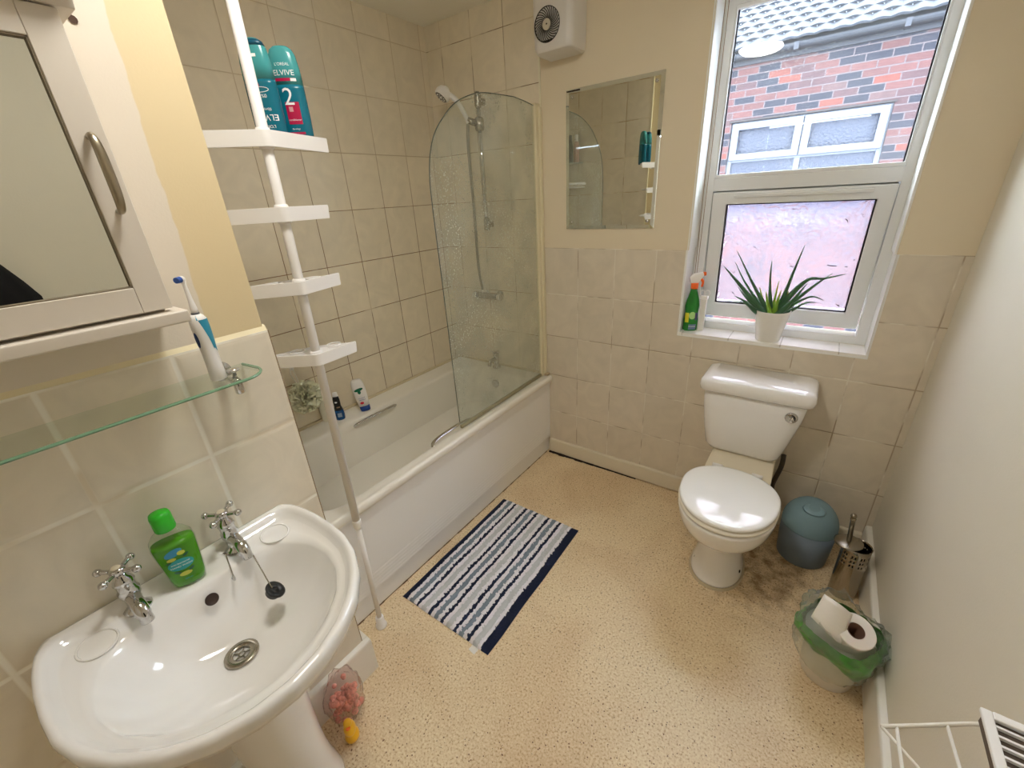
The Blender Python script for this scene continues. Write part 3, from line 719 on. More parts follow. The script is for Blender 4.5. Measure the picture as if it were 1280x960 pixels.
def und(t, z, cx=0):
    c2 = Vector((1.07-XS+cx, 0, 0)); return ring([v for v in Ro], Ro, 0, z, cc) if t == 1 else [Vector((max(.002, c2.x+(cc.x+math.cos(2*PI*k/NR)*Ro[k]-c2.x)*t), math.sin(2*PI*k/NR)*Ro[k]*t, z)) for k in range(NR)]
rr_ += [und(.88, .770), und(.82, .735), und(.68, .69), und(.48, .655), und(.36, .63)]
bm = bmesh.new(); add_rings(bm, rr_, True, True); bmesh.ops.recalc_face_normals(bm, faces=bm.faces)
bas = obj('bowl', bm, M['ceramic'], sk, smooth=True)
# shallow oval soap recesses drawn as raised beads on the tap ledge
for s_ in (1, -1):
    bm = bmesh.new(); add_tube(bm, [(.967-XS+.034*math.cos(a)*1.0, s_*(.168+.030*math.sin(a)), .8025) for a in [2*PI*k/28 for k in range(29)]], .0022, 6, False)
    obj('soap_recess', bm, M['ceramic'], sk, smooth=True)
bm = bmesh.new()
prs = [(.105, .62), (.098, .56), (.088, .42), (.084, .25), (.088, .12), (.104, .04), (.112, .0)]
rings = []
for r_, z_ in reversed(prs): rings.append([Vector((.148+r_*1.08*math.cos(a), r_*math.sin(a), z_)) for a in [2*PI*k/40 for k in range(40)]])
add_rings(bm, rings); obj('pedestal', bm, M['ceramic'], sk, smooth=True, subsurf=1)
# waste, overflow, plug and chain
ws = obj('waste', lathe([(.016, .0), (.017, .0035), (.030, .0035), (.033, .001), (.033, -.002)], 28, Matrix.Translation((1.093-XS, -.004, .672)), caps=False), M['steel'], sk, smooth=True)
bm = bmesh.new(); add_lathe(bm, [(.0175, .0), (.0005, 0)], 24, Matrix.Translation((1.093-XS, -.004, .6665)), caps=False)
obj('drain_hole', bm, M['black'], ws)
bm = bmesh.new()
for k in range(5):
    a = 2*PI*k/5; add_tube(bm, [(1.093-XS+.005*math.cos(a), -.004+.005*math.sin(a), .671), (1.093-XS+.017*math.cos(a), -.004+.017*math.sin(a), .671)], .0016, 6)
add_tube(bm, [(1.093-XS+.006*math.cos(a), -.004+.006*math.sin(a), .671) for a in [2*PI*k/12 for k in range(13)]], .0016, 6, False)
obj('drain_grid', bm, M['steel'], ws)
OV = Matrix.Translation((1.0035-XS, .003, .7685)) @ Matrix.Rotation(math.radians(66), 4, 'Y')
obj('overflow_hole', lathe([(.0005, .0012), (.011, .0012), (.0118, .0022), (.013, 0.0)], 20, OV), mat('brown_overflow_hole', (62, 46, 40), .5), sk, smooth=True)
HKp = Vector((1.000-XS, .052, .783))
hk = obj('chain_hook', tube(spline([HKp+Vector((-.006, 0, -.004)), HKp+Vector((.004, 0, -.004)), HKp+Vector((.010, .0, .004)), HKp+Vector((.008, 0, .012))], 5), .0026, 8), ch, sk, smooth=True)

def make_tap(y):
    t = thing('basin_tap', '', 'tap', (.933, y, .802), 0, 'basin taps')
    b1 = bmesh.new(); add_lathe(b1, [(.024, 0), (.024, .004), (.016, .009), (.0135, .014), (.0135, .032), (.017, .038), (.0185, .050), (.0155, .056), (.0155, .070), (.018, .073), (.015, .082), (.010, .088), (.010, .096)], 24)
    obj('body', b1, ch, t, smooth=True)
    b2 = bmesh.new(); add_tube(b2, spline([(.004, 0, .032), (.026, 0, .040), (.050, 0, .036), (.064, 0, .022), (.066, 0, .008)], 5), [.0135]*5+[.0125]*10+[.0112]*6, 16)
    obj('spout', b2, ch, t, smooth=True)
    b3 = bmesh.new()
    for k in range(4):
        a = math.radians(42)+k*PI/2; dx, dy = math.cos(a), math.sin(a)
        add_tube(b3, [(0, 0, .100), (dx*.016, dy*.016, .101), (dx*.027, dy*.027, .102), (dx*.033, dy*.033, .102)], [.0052, .0045, .0045, .006], 10)
        add_ball(b3, (dx*.036, dy*.036, .102), .0078, seg=14)
    add_lathe(b3, [(.0105, .094), (.0135, .098), (.0135, .106), (.010, .109), (.006, .110)], 20)
    hdl = obj('cross_handle', b3, ch, t, smooth=True)
    obj('indice', lathe([(.0002, .1112), (.0072, .1112), (.0085, .109)], 16), mat('tap_indice', (226, 214, 190), .4), hdl, smooth=True)
    return t
tp1 = make_tap(SY-.096)
tp1['label'] = 'chrome cross-head basin tap with no chain, to the near side of the soap bottle'
tp2 = tp1.copy(); C.objects.link(tp2); tp2.location = (.933, SY+.092, .802)
for c_ in list(tp1.children):
    q = c_.copy(); C.objects.link(q); q.parent = tp2
    for g_ in c_.children:
        q2 = g_.copy(); C.objects.link(q2); q2.parent = q
tp2['label'] = 'chrome cross-head basin tap with the plug chain looped round its foot'
pc = thing('plug', 'black rubber basin plug hanging on a ball chain from the tap', 'plug', (1.083, -1.799, .752))
PM = Matrix.Rotation(math.radians(-38), 4, 'X') @ Matrix.Rotation(math.radians(22), 4, 'Y')
obj('stopper', lathe([(.001, -.006), (.015, -.006), (.017, .004), (.0215, .006), (.0215, .0095), (.013, .0105), (.012, .007), (.004, .007), (.004, .012), (.001, .013)], 24, PM), M['black'], pc, smooth=True)
bm = bmesh.new()
def chain(bm, a, b, sag, n):
    a, b = Vector(a), Vector(b)
    for i in range(n+1):
        t = i/n; p = a.lerp(b, t); p.z -= sag*4*t*(1-t); add_ball(bm, p, .00165, seg=6)
o_ = Vector((1.083, -1.799, .752))
chain(bm, Vector((.950, -1.781, .806))-o_, Vector((0, .0, .013)), -.008, 58)
for i in range(22):
    a = -.9+i*(PI*1.35)/22; add_ball(bm, Vector((.933+.0255*math.cos(a), -1.799+.0255*math.sin(a)*-1, .806))-o_, .00165, seg=6)
chain(bm, Vector((.945, -1.824, .806))-o_, Vector((1.008, SY+.052, .787))-o_, -.004, 26)
obj('ball_chain', bm, M['steel'], pc, smooth=True)

# ------------------------------------------------------------------ generic bottle
class Bottle:
    """prof: (z, half width, half depth); superellipse sections; front is local -Y"""
    def __init__(s, prof, n=2.4): s.p = prof; s.n = n
    def at(s, z):
        P = s.p
        if z <= P[0][0]: return P[0][1:]
        for a, b in zip(P, P[1:]):
            if z <= b[0]:
                t = (z-a[0])/max(1e-9, b[0]-a[0]); return (a[1]+(b[1]-a[1])*t, a[2]+(b[2]-a[2])*t)
        return P[-1][1:]
    def ring(s, a, b, z, k=40):
        out = []
        for i in range(k):
            th = 2*PI*i/k; c, q = math.cos(th), math.sin(th)
            out.append(Vector((a*abs(c)**(2/s.n)*(1 if c >= 0 else -1), b*abs(q)**(2/s.n)*(1 if q >= 0 else -1), z)))
        return out
    def mesh(s, z0=None, z1=None, off=0, k=40):
        z0 = s.p[0][0] if z0 is None else z0; z1 = s.p[-1][0] if z1 is None else z1
        zs = [z0]+[z for z, _, _ in s.p if z0 < z < z1]+[z1]
        bm = bmesh.new(); add_rings(bm, [s.ring(s.at(z)[0]+off, s.at(z)[1]+off, z, k) for z in zs]); return bm
    def wrap(s, me, cx, cz, off=.0006, flip=False):
        for v in me.vertices:
            x, y, d = v.co
            if flip: x, y = -x, -y
            X = cx+x; Z = cz+y; a, b = s.at(Z); u = min(.999, abs(X)/a)
            v.co = (X, -(b*(1-u**s.n)**(1/s.n))-off-max(0, d), Z)
        return me

# hand soap bottle on the basin ledge
sb_ = Bottle([(0, .024, .014), (.003, .029, .018), (.02, .032, .020), (.05, .0345, .021), (.08, .037, .022), (.105, .0385, .022), (.122, .036, .0205), (.134, .028, .017), (.142, .017, .015), (.146, .0155, .0145)], 2.6)
so = thing('soap_bottle', 'clear bottle of green hand soap with a green flip cap on the basin', 'bottle', (.948, -1.897, .8035), math.radians(74))
obj('liquid', sb_.mesh(.002, .112, -.0016), mat('green_soap', (92, 176, 26), .1, trans=.35, ior=1.33, spec=.3), so, smooth=True)
obj('shell', sb_.mesh(), thin_glass('clear_bottle_plastic', (.93, .98, .90), .05), so, smooth=True)
obj('cap', lathe([(.0175, .143), (.0185, .146), (.0185, .176), (.0165, .183), (.010, .186), (.001, .187)], 24), mat('green_cap', (52, 188, 44), .25), so, smooth=True)
lm = {}
def patch(b, par, w_, h_, cx, cz, m_, shape='rect', off=.0007, name='label_patch', rot=0):
    me = area_mesh(w_, h_, 10, 8, shape)
    if rot: me.transform(Matrix.Rotation(rot, 4, 'Z'))
    b.wrap(me, cx, cz, off); o = obj(name, me, m_, par, smooth=True); return o
def words(b, par, s, size, cx, cz, m_, off=.0010, flip=False, rot=0):
    me = text_mesh(s, size, .0)
    if rot: me.transform(Matrix.Rotation(rot, 4, 'Z'))
    b.wrap(me, cx, cz, off, flip); o = obj('printed_text', me, m_, par); return o
teal = mat('teal_label', (40, 160, 160), .4); blue_l = mat('blue_label', (52, 140, 178), .4); lemon = mat('lemon_print', (196, 206, 80), .4); leaf = mat('leaf_print', (30, 92, 60), .4)
patch(sb_, so, .032, .017, -.004, .094, blue_l, 'o', rot=.3)
patch(sb_, so, .014, .010, .008, .090, lemon, 'o', .0011)
patch(sb_, so, .016, .008, -.011, .080, lemon, 'o', .0009)
patch(sb_, so, .010, .005, -.018, .073, leaf, 'o', .0012, rot=.3)
patch(sb_, so, .012, .005, .014, .082, leaf, 'o', .0012, rot=.5)
patch(sb_, so, .044, .029, .0, .062, teal, 'o', .0010)
patch(sb_, so, .022, .011, .001, .036, lemon, 'o', .0011)
patch(sb_, so, .012, .006, -.011, .044, leaf, 'o', .0012, rot=-.5)
patch(sb_, so, .012, .006, .013, .043, leaf, 'o', .0012, rot=.6)
words(sb_, so, 'anti-bacterial', .0062, 0, .066, M['text_white'], .0013)
words(sb_, so, 'HAND WASH', .0062, 0, .058, M['text_white'], .0013)
words(sb_, so, '250 ml', .005, .002, .022, teal, .0009)

# ------------------------------------------------------------------ glass shelf
gs = thing('glass_shelf', 'long glass wall shelf with chrome clamps above the basin', 'shelf', (XS, -1.632, 1.205))
shp = [(.004, -.012)]+[(.118-.055+.055*math.cos(a), -.055+.050*math.sin(a)) for a in [PI/2-PI/2*k/10 for k in range(11)]]+[(.118, -.60), (.004, -.60)]
obj('pane', prism(shp, .003, .009), thin_glass('shelf_glass', (.95, .985, .955), 0), gs)
bm = bmesh.new(); add_tube(bm, [(x, y, .006) for x, y in shp[:-1]], .0031, 6)
obj('polished_edge', bm, mat('green_shelf_edge', (122, 160, 130), .15), gs)
for y_ in (-.058, -.54):
    bm = bmesh.new(); add_lathe(bm, [(.022, .0), (.022, .004), (.012, .008), (.011, .030)], 20, Matrix.Translation((.0, y_, .004)) @ Matrix.Rotation(PI/2, 4, 'Y'))
    add_tube(bm, [(.028, y_, -.004), (.07, y_, -.004)], .009, 14)
    add_lathe(bm, [(.0075, -.032), (.009, -.030), (.009, -.004), (.006, .0025)], 16, Matrix.Translation((.076, y_, 0)))
    add_lathe(bm, [(.004, .009), (.0045, .016), (.012, .020), (.0125, .023), (.006, .0255), (.001, .026)], 18, Matrix.Translation((.076, y_, 0)))
    obj('clamp', bm, ch, gs, smooth=True)

# electric toothbrush
tb = thing('electric_toothbrush', 'white and turquoise electric toothbrush standing on the glass shelf', 'toothbrush', (.957, -1.716, 1.2145), math.radians(35))
TB = Bottle([(0, .013, .0135), (.002, .0145, .0145), (.03, .0138, .0142), (.06, .0135, .014), (.085, .0150, .0150), (.11, .0158, .0158), (.128, .0150, .0150), (.134, .0115, .012), (.138, .008, .008)], 2.1)
obj('body', TB.mesh(), M['plastic'], tb, smooth=True)
tq = mat('turquoise_grip', (50, 150, 182), .4); nv = mat('navy_button', (30, 62, 120), .4)
# grip: wrapped on the side of the body with a curved lower edge
me = bpy.data.meshes.new('grip'); bm = bmesh.new(); cols = 26; rows = 22; gg = []
for i in range(cols+1):
    th = math.radians(-62+200*i/cols); t = i/cols
    zlo = .048+.050*abs(1-2*min(1, max(0, (t-.05)/.9)))**1.6+.01*math.sin(t*3)
    if t < .30: zlo = .048+.09*((.30-t)/.30)**.7
    col = []
    for j in range(rows+1):
        z = zlo+(.128-zlo)*j/rows; a, b_ = TB.at(z); col.append(bm.verts.new(((a+.0006)*math.cos(th), (b_+.0006)*math.sin(th), z)))
    gg.append(col)
for i in range(cols):
    for j in range(rows): bm.faces.new((gg[i][j], gg[i+1][j], gg[i+1][j+1], gg[i][j+1]))
obj('grip', bm, tq, tb, smooth=True)
patch(TB, tb, .013, .040, -.0035, .088, M['plastic'], 'o', .0009, 'button_surround')
patch(TB, tb, .009, .032, -.0035, .089, nv, 'o', .0016, 'power_button')
hm_ = obj('brush_neck', tube([(0, 0, .136), (0, 0, .15), (0, 0, .165), (0, -.001, .195), (0, -.001, .206)], [.0065, .0062, .0045, .0034, .005], 14), M['plastic'], tb, smooth=True)
obj('collar_ring', lathe([(.0070, .1375), (.0072, .1395), (.0070, .1415)], 16), mat('grey_ring', (90, 92, 96), .5), tb, smooth=True)
bm = bmesh.new(); add_lathe(bm, [(.006, 0), (.0065, .003), (.006, .006)], 16, Matrix.Translation((0, -.001, .206)) @ Matrix.Rotation(PI/2, 4, 'X')); obj('brush_head', bm, M['plastic'], tb, smooth=True)
bm = bmesh.new(); add_lathe(bm, [(.0058, .006), (.0055, .016)], 16, Matrix.Translation((0, -.001, .206)) @ Matrix.Rotation(PI/2, 4, 'X')); obj('bristles', bm, mat('blue_bristles', (58, 92, 168), .8), tb)

# ------------------------------------------------------------------ mirrored cabinet
CB = thing('mirror_cabinet', 'white wall cabinet with a mirrored door and satin bow handle', 'cabinet', (XS, -1.765, 1.36))
X1 = .135; y0, y1 = -.36, 0.0; zt = .440; zb_ = .018
cream = mat('cabinet_paint', (220, 212, 200), .4, bump=(90, .06, .002))
obj('carcass', boxes(((.0, y0+.006, zb_), (X1-.022, y1-.006, zt))), cream, CB, bevel=.002)
dr = obj('door', boxes(((X1-.020, y0, zb_+.006), (X1, y0+.042, zt-.004)), ((X1-.020, y1-.042, zb_+.006), (X1, y1, zt-.004)), ((X1-.020, y0+.042, zb_+.006), (X1, y1-.042, zb_+.048)), ((X1-.020, y0+.042, zt-.042), (X1, y1-.042, zt-.004))), cream, CB, bevel=.0015)
obj('door_mirror', box((X1-.016, y0+.040, zb_+.045), (X1-.008, y1-.040, zt-.040)), M['mirror'], dr)
obj('mirror_rebate', boxes(((X1-.008, y1-.0440, zb_+.046), (X1-.0015, y1-.0420, zt-.040)), ((X1-.008, y0+.042, zb_+.048), (X1-.0015, y1-.042, zb_+.050)), ((X1-.008, y0+.042, zt-.0440), (X1-.0015, y1-.042, zt-.042))), mat('shadow_bead', (128, 116, 96), .6), dr)
hp = spline([(X1, -.0215, .181), (X1+.018, -.0215, .183), (X1+.026, -.0215, .20), (X1+.028, -.0215, .232), (X1+.026, -.0215, .264), (X1+.018, -.0215, .281), (X1, -.0215, .283)], 5)
bm = bmesh.new(); vr = add_tube(bm, hp, [.004+.003*math.sin(PI*i/(len(hp)-1)) for i in range(len(hp))], 12)
for r_ in vr:
    c_ = sum((v.co for v in r_), Vector())/len(r_)
    for v in r_: v.co.x = c_.x+(v.co.x-c_.x)*.5
obj('handle', bm, M['nickel'], dr, smooth=True)
obj('bottom_board', box((0, y0-.014, -.003), (X1+.016, y1+.016, zb_)), cream, CB, bevel=.003)
cor = [(0, zt-.002), (X1+.002, zt-.002), (X1+.006, zt+.010), (X1+.020, zt+.016), (X1+.024, zt+.026), (X1+.034, zt+.028), (X1+.034, zt+.048), (0, zt+.048)]
obj('cornice', prism(cor, y0-.020, y1+.020, xz), cream, CB, bevel=.0015)

# ------------------------------------------------------------------ dark coat added in place of the camera operator (seen in the cabinet mirror)
ct = thing('coat', 'added black coat shape in place of the camera operator, seen only in the cabinet mirror', 'coat', (W-.002, -2.005, 1.56))
bm = bmesh.new(); rings = []
for k in range(15):
    t = k/14; z = -.78*t+.02; wd = .03+.19*min(1, (t/.35))**.6+.03*t; dp = .02+.055*min(1, t*3)
    ringp = []
    for i in range(28):
        th = PI*i/27; f_ = 1+.13*math.sin(i*1.9+t*4)*min(1, t*2.5)
        ringp.append(Vector((-(dp*math.sin(th)*f_+.012), wd*math.cos(th), z)))
    ringp += [Vector((-.004, -wd*.97+wd*1.94*i/7, z)) for i in range(8)]
    rings.append(ringp)
add_rings(bm, rings); bmesh.ops.recalc_face_normals(bm, faces=bm.faces)
obj('fabric', bm, mat('black_fabric', (16, 15, 18), .9), ct, smooth=True)
obj('added_peg', tube([(.0, 0, .02), (-.05, 0, .02), (-.055, 0, .05)], .006), ch, ct, smooth=True)

# ------------------------------------------------------------------ telescopic corner shelf pole
pl = thing('shelf_pole', 'white telescopic pole with four triangular shelves standing beside the bath', 'shelf unit', (.79, -1.435, 0))
def pxy(z): return Vector((.0156*z, .0112*z, z))
wp_ = M['plastic']
obj('foot', lathe([(.021, .0), (.022, .004), (.020, .010), (.0165, .014), (.0155, .050), (.0135, .054)], 24), wp_, pl, smooth=True)
obj('lower_tube', tube([pxy(.02), pxy(.53)], .0095, 20), wp_, pl, smooth=True)
obj('upper_tube', tube([pxy(.51), pxy(2.33)], .0125, 20), wp_, pl, smooth=True)
obj('collar', tube([pxy(.505), pxy(.515), pxy(.535), pxy(.54)], [.0125, .0145, .0145, .0125], 20), wp_, pl, smooth=True)
obj('top_foot', tube([pxy(2.32), pxy(2.345), pxy(2.3655)], [.0135, .016, .022], 20), wp_, pl, smooth=True)
def shelf_outline(L1):
    # tray with an obtuse rounded corner at the pole; one leg along local +y, the other 122 degrees round; curved back
    a2 = math.radians(90+122); n1 = Vector((1, 0)); n2 = Vector((math.cos(a2+PI/2), math.sin(a2+PI/2))); d2 = Vector((math.cos(a2), math.sin(a2)))
    r_ = .024
    P = [(r_, L1)]+[(r_*math.cos(a), r_*math.sin(a)) for a in [0, -.25, -.5, -.75, -1.012]]
    e = d2*.155+n2*r_; P += [(e.x, e.y), (e.x-.004, e.y+.012)]
    for t in (.12, .28, .44, .6, .76, .9):
        b0 = Vector((e.x-.004, e.y+.012)); b1 = Vector((.010, L1+.002)); q = b0.lerp(b1, t); nn = Vector((-(b1-b0).y, (b1-b0).x)).normalized()
        q = q+nn*(.030*math.sin(PI*t)); P.append((q.x, q.y))
    P += [(.012, L1+.004), (r_-.004, L1+.005)]
    return P
def make_shelf(z, rot, L1):
    SO = shelf_outline(L1)
    R = Matrix.Translation(pxy(z)) @ Matrix.Rotation(rot, 4, 'Z')
    bm = bmesh.new(); n = len(SO); c = (-.04, .035)
    ins = [(c[0]+(x-c[0])*.93, c[1]+(y-c[1])*.93) for x, y in SO]
    nlip = 8     # the two straight outer legs carry the tall lip
    rings = [[R @ Vector((x, y, -.030 if i < nlip else -.012)) for i, (x, y) in enumerate(SO)],
             [R @ Vector((x*1.01, y*1.01, .004 if i < nlip else -.002)) for i, (x, y) in enumerate(SO)],
             [R @ Vector((x, y, .004 if i < nlip else -.002)) for i, (x, y) in enumerate(ins)],
             [R @ Vector((x, y, -.008)) for i, (x, y) in enumerate(ins)]]
    add_rings(bm, rings, False, True)
    # underside
    ud = [bm.verts.new(R @ Vector((x, y, -.030 if i < nlip else -.012))) for i, (x, y) in enumerate(ins)]
    ud2 = [bm.verts.new(R @ Vector((x, y, -.011))) for i, (x, y) in enumerate(ins)]
    lo = [bm.verts.new(R @ Vector((x, y, -.030 if i < nlip else -.012))) for i, (x, y) in enumerate(SO)]
    for i in range(n):
        j = (i+1) % n
        bm.faces.new((lo[i], ud[i], ud[j], lo[j])); bm.faces.new((ud[i], ud2[i], ud2[j], ud[j]))
    bm.faces.new(ud2)
    bmesh.ops.remove_doubles(bm, verts=bm.verts, dist=.0001); bmesh.ops.recalc_face_normals(bm, faces=bm.faces)
    o = obj('shelf', bm, wp_, pl, bevel=.0015)
    bm = bmesh.new(); add_tube(bm, [pxy(z-.034), pxy(z-.03), pxy(z+.004), pxy(z+.010)], [.015, .017, .017, .015], 18)
    obj('shelf_collar', bm, wp_, o, smooth=True)
    for (hx, hy) in ((-.075, -.005), (-.025, .085)):
        pts = [R @ Vector((hx+.020*math.cos(a)-.01, hy+.020*math.sin(a), -.004)) for a in [2*PI*k/16 for k in range(17)]]
        bm = bmesh.new(); add_tube(bm, pts, .0022, 6, False)
        obj('holder_ring', bm, wp_, o, smooth=True)
for z_, rt, l_ in ((1.697, 19, .19), (1.533, 14, .130), (1.352, 16, .125), (1.150, 4, .118)): make_shelf(z_, math.radians(rt), l_)

# two blue-green hair bottles on the top shelf
SH = Bottle([(0, .030, .018), (.004, .033, .020), (.05, .034, .021), (.11, .0335, .020), (.150, .0325, .019), (.178, .029, .0165), (.189, .024, .014), (.195, .016, .010), (.197, .008, .005)], 2.5)
bt_lo = mat('deep_teal_plastic', (14, 104, 124), .25, sss=.0); bt_hi = mat('pale_teal_plastic', (66, 148, 150), .2)
mag = mat('magenta_print', (170, 20, 66), .35)
def hair_bottle(loc, rz, label, upside):
    t = thing('shampoo_bottle', label, 'bottle', loc, rz, 'hair bottles on the top shelf'); t.scale = (1.08, 1.0, 1.05)
    obj('body', SH.mesh(0, .118), bt_lo, t, smooth=True)
    obj('upper_body', SH.mesh(.118, .196), bt_hi, t, smooth=True)
    if not upside:
        words(SH, t, "L'OREAL", .0085, .0, .158, M['text_white'])
        words(SH, t, 'ELVIVE', .0155, .0, .141, M['text_white'])
        patch(SH, t, .044, .006, -.002, .128, mag); patch(SH, t, .012, .006, .018, .1275, M['text_white'], off=.0012)
        patch(SH, t, .030, .046, .004, .060, mag, off=.0008)
        words(SH, t, '2', .050, -.0005, .092, M['text_white'], .0014)
        patch(SH, t, .009, .010, .0, .068, mat('pale_square', (200, 150, 150), .4), off=.0013)
        words(SH, t, 'conditioner', .006, .004, .046, M['text_white'], .0013)
        patch(SH, t, .036, .0045, .002, .018, mag)
        words(SH, t, 'fibrology', .005, .002, .027, M['text_white'])
    else:
        words(SH, t, 'ELVIVE', .0175, .004, .044, M['text_white'], flip=True)
        words(SH, t, "L'OREAL", .0085, .004, .026, M['text_white'], flip=True)
        words(SH, t, 'fibrology', .0085, .004, .060, M['text_white'], flip=True)
        words(SH, t, '0%', .010, .010, .086, M['text_white'], flip=True)
        patch(SH, t, .018, .018, -.004, .106, mag, 'o')
        patch(SH, t, .028, .006, -.002, .162, M['text_white'])
        me = bpy.data.meshes.new('swirl'); bm = bmesh.new(); add_tube(bm, [(.004+.018*math.cos(a), .098+.005*math.sin(a)-.0, 0) for a in [2*PI*k/20 for k in range(21)]], .0007, 5, False); bm.to_mesh(me); bm.free()
        SH.wrap(me, 0, 0, .0008); obj('swirl_print', me, M['text_white'], t)
        obj('flip_lid', SH.mesh(.181, .193, .0006), mat('dark_teal_lid', (10, 74, 96), .3), t, smooth=True)
    return t
p1 = Vector((.79, -1.435, 0))
hair_bottle((.758, -1.362, 1.6905), math.radians(36), 'teal hair bottle printed upside down, partly behind the white pole', True)
hair_bottle((.752, -1.288, 1.6905), math.radians(44), 'teal hair bottle printed with a large 2 over a magenta block', False)

# ------------------------------------------------------------------ bath-side toiletries
HS = Bottle([(0, .0225, .014), (.003, .025, .016), (.03, .0265, .0175), (.07, .030, .019), (.12, .033, .020), (.155, .031, .019), (.172, .026, .017), (.178, .018, .012)], 2.5)
hs = thing('shampoo_bottle', 'white shampoo bottle standing on its blue cap on the bath edge', 'bottle', (.100, -.868, RZ-.006), math.radians(52))
hs.rotation_euler = (math.radians(-4), math.radians(-7), math.radians(52))
obj('cap', HS.mesh(0, .030), mat('blue_cap', (28, 66, 140), .3), hs, smooth=True)
obj('body', HS.mesh(.030, .178), M['plastic'], hs, smooth=True)
grn = mat('green_print', (22, 112, 84), .4); red = mat('red_print', (205, 40, 62), .4); bl = mat('blue_print', (50, 90, 180), .4)
patch(HS, hs, .046, .016, .0, .125, grn, 'o', rot=.15); patch(HS, hs, .016, .022, 0, .112, grn, 'o', .0009)
patch(HS, hs, .020, .014, -.004, .050, red, 'o')
words(HS, hs, 'anti-dandruff', .0065, .002, .078, bl); words(HS, hs, 'shampoo', .009, .002, .068, bl); words(HS, hs, '2', .018, .0, .092, M['text_white'])
BB = Bottle([(0, .020, .015), (.004, .024, .018), (.03, .025, .019), (.055, .022, .017), (.075, .016, .013), (.095, .017, .013), (.115, .016, .012), (.135, .012, .009), (.150, .010, .006)], 2.2)
bb = thing('bubble_bath_bottle', 'small dark bottle with a clear blue base on the bath edge behind the pole', 'bottle', (.066, -1.000, RZ-.006), math.radians(50))
obj('base', BB.mesh(0, .055), mat('clear_blue_base', (40, 96, 160), .15, trans=.5), bb, smooth=True)
obj('body', BB.mesh(.055, .130), mat('black_bottle', (14, 14, 18), .3), bb, smooth=True)
obj('cap', BB.mesh(.130, .150, .001), M['plastic'], bb, smooth=True)
patch(BB, bb, .020, .022, .004, .030, mat('silver_label', (150, 170, 190), .4), off=.0008)
patch(BB, bb, .013, .009, -.002, .100, M['text_white'], 'o')
patch(BB, bb, .016, .006, .004, .072, mat('tan_label', (150, 120, 90), .5), off=.0009)
bp_ = thing('back_bottle', 'pale bottle leaning on the tiles behind the dark bottle', 'bottle', (.026, -1.050, RZ-.003), math.radians(50))
obj('body', Bottle([(0, .018, .012), (.004, .022, .014), (.10, .026, .016), (.16, .024, .014), (.185, .014, .008)], 2.4).mesh(), mat('cream_plastic', (226, 224, 208), .35), bp_, smooth=True)
# bath puff
pf = thing('bath_puff', 'pale green mesh bath puff hanging on the tiles behind the shelf pole', 'bath puff', (.080, -1.150, .725))
pf.scale = (1.12, 1.12, 1.12)
bm = bmesh.new(); random.seed(11)
for k in range(46):
    ax = Vector((random.gauss(0, 1), random.gauss(0, 1), random.gauss(0, 1))).normalized(); q = ax.to_track_quat('Z', 'Y').to_matrix()
    r0 = random.uniform(.040, .066); ph = random.uniform(0, 6); n_ = 40; a_ = []; b_ = []
    fq = random.choice((7, 9, 11)); off = random.uniform(-.03, .03); rr2 = math.sqrt(max(.0002, r0*r0-off*off))
    for i in range(n_):
        t = 2*PI*i/n_; w1 = .007*math.sin(fq*t+ph)
        a_.append(bm.verts.new(q @ Vector((rr2*.72*math.cos(t), rr2*.72*math.sin(t), off*.7+w1*.4))))
        b_.append(bm.verts.new(q @ Vector(((rr2+.004*math.sin(3*t+ph))*1.12*math.cos(t), (rr2)*1.12*math.sin(t), off+w1*1.5))))
    for i in range(n_): bm.faces.new((a_[i], a_[(i+1) % n_], b_[(i+1) % n_], b_[i]))
obj('mesh_ruffles', bm, mat('pale_green_net', (240, 240, 218), .7), pf, smooth=True)
obj('hanging_loop', tube(spline([(-.02, 0, .05), (-.05, .008, .085), (-.072, .01, .115), (-.06, -.006, .09), (-.02, -.006, .05)], 5), .0016, 6), mat('white_cord', (235, 235, 225), .7), pf, smooth=True)
obj('suction_hook', lathe([(.014, 0), (.012, .003), (.005, .005), (.005, .012)], 14, Matrix.Translation((-.075, .01, .113)) @ Matrix.Rotation(PI/2, 4, 'Y')), M['plastic'], pf, smooth=True)

# caddy in the corner at the near end of the bath (seen in the wall mirror)
cd = thing('shower_caddy', 'two-tier corner caddy at the near end of the bath, seen in the wall mirror', 'caddy', (.0, YC, 1.57))
def quarter(r, z0, z1):
    return prism([(0.001, 0.001), (r, .001)]+[(r*math.cos(a), r*math.sin(a)) for a in [PI/2*k/10 for k in range(1, 10)]]+[(.001, r)], z0, z1)
obj('soap_tray', quarter(.17, 0, .012), M['plastic'], cd, bevel=.002)
obj('upper_shelf', quarter(.15, .185, .193), mat('clear_shelf_plastic', (170, 172, 160), .4), cd)
obj('post', tube([(.012, .012, 0), (.012, .012, .42)], .004), ch, cd, smooth=True)
obj('tray_lip', tube([(.168*math.cos(a), .168*math.sin(a), .03) for a in [PI/2*k/10 for k in range(11)]], .012, 10), M['plastic'], cd, smooth=True)
SB2 = Bottle([(0, .020, .020), (.004, .023, .023), (.12, .023, .023), (.15, .016, .016), (.16, .010, .010), (.20, .010, .010)], 2)
for (x, y, m_, lb) in ((.055, .05, mat('dark_green_plastic', (52, 62, 52), .3), 'dark green bottle on the corner caddy, seen in the wall mirror'), (.115, .055, mat('salmon_plastic', (200, 146, 120), .35), 'salmon pink bottle on the corner caddy, seen in the wall mirror')):
    t = thing('shower_gel_bottle', lb, 'bottle', (x, YC+y, 1.763), .4, 'bottles on the corner caddy')
    obj('body', SB2.mesh(0, .15), m_, t, smooth=True); obj('cap', SB2.mesh(.15, .2, .003), M['plastic'] if x > .1 else M['black'], t, smooth=True)

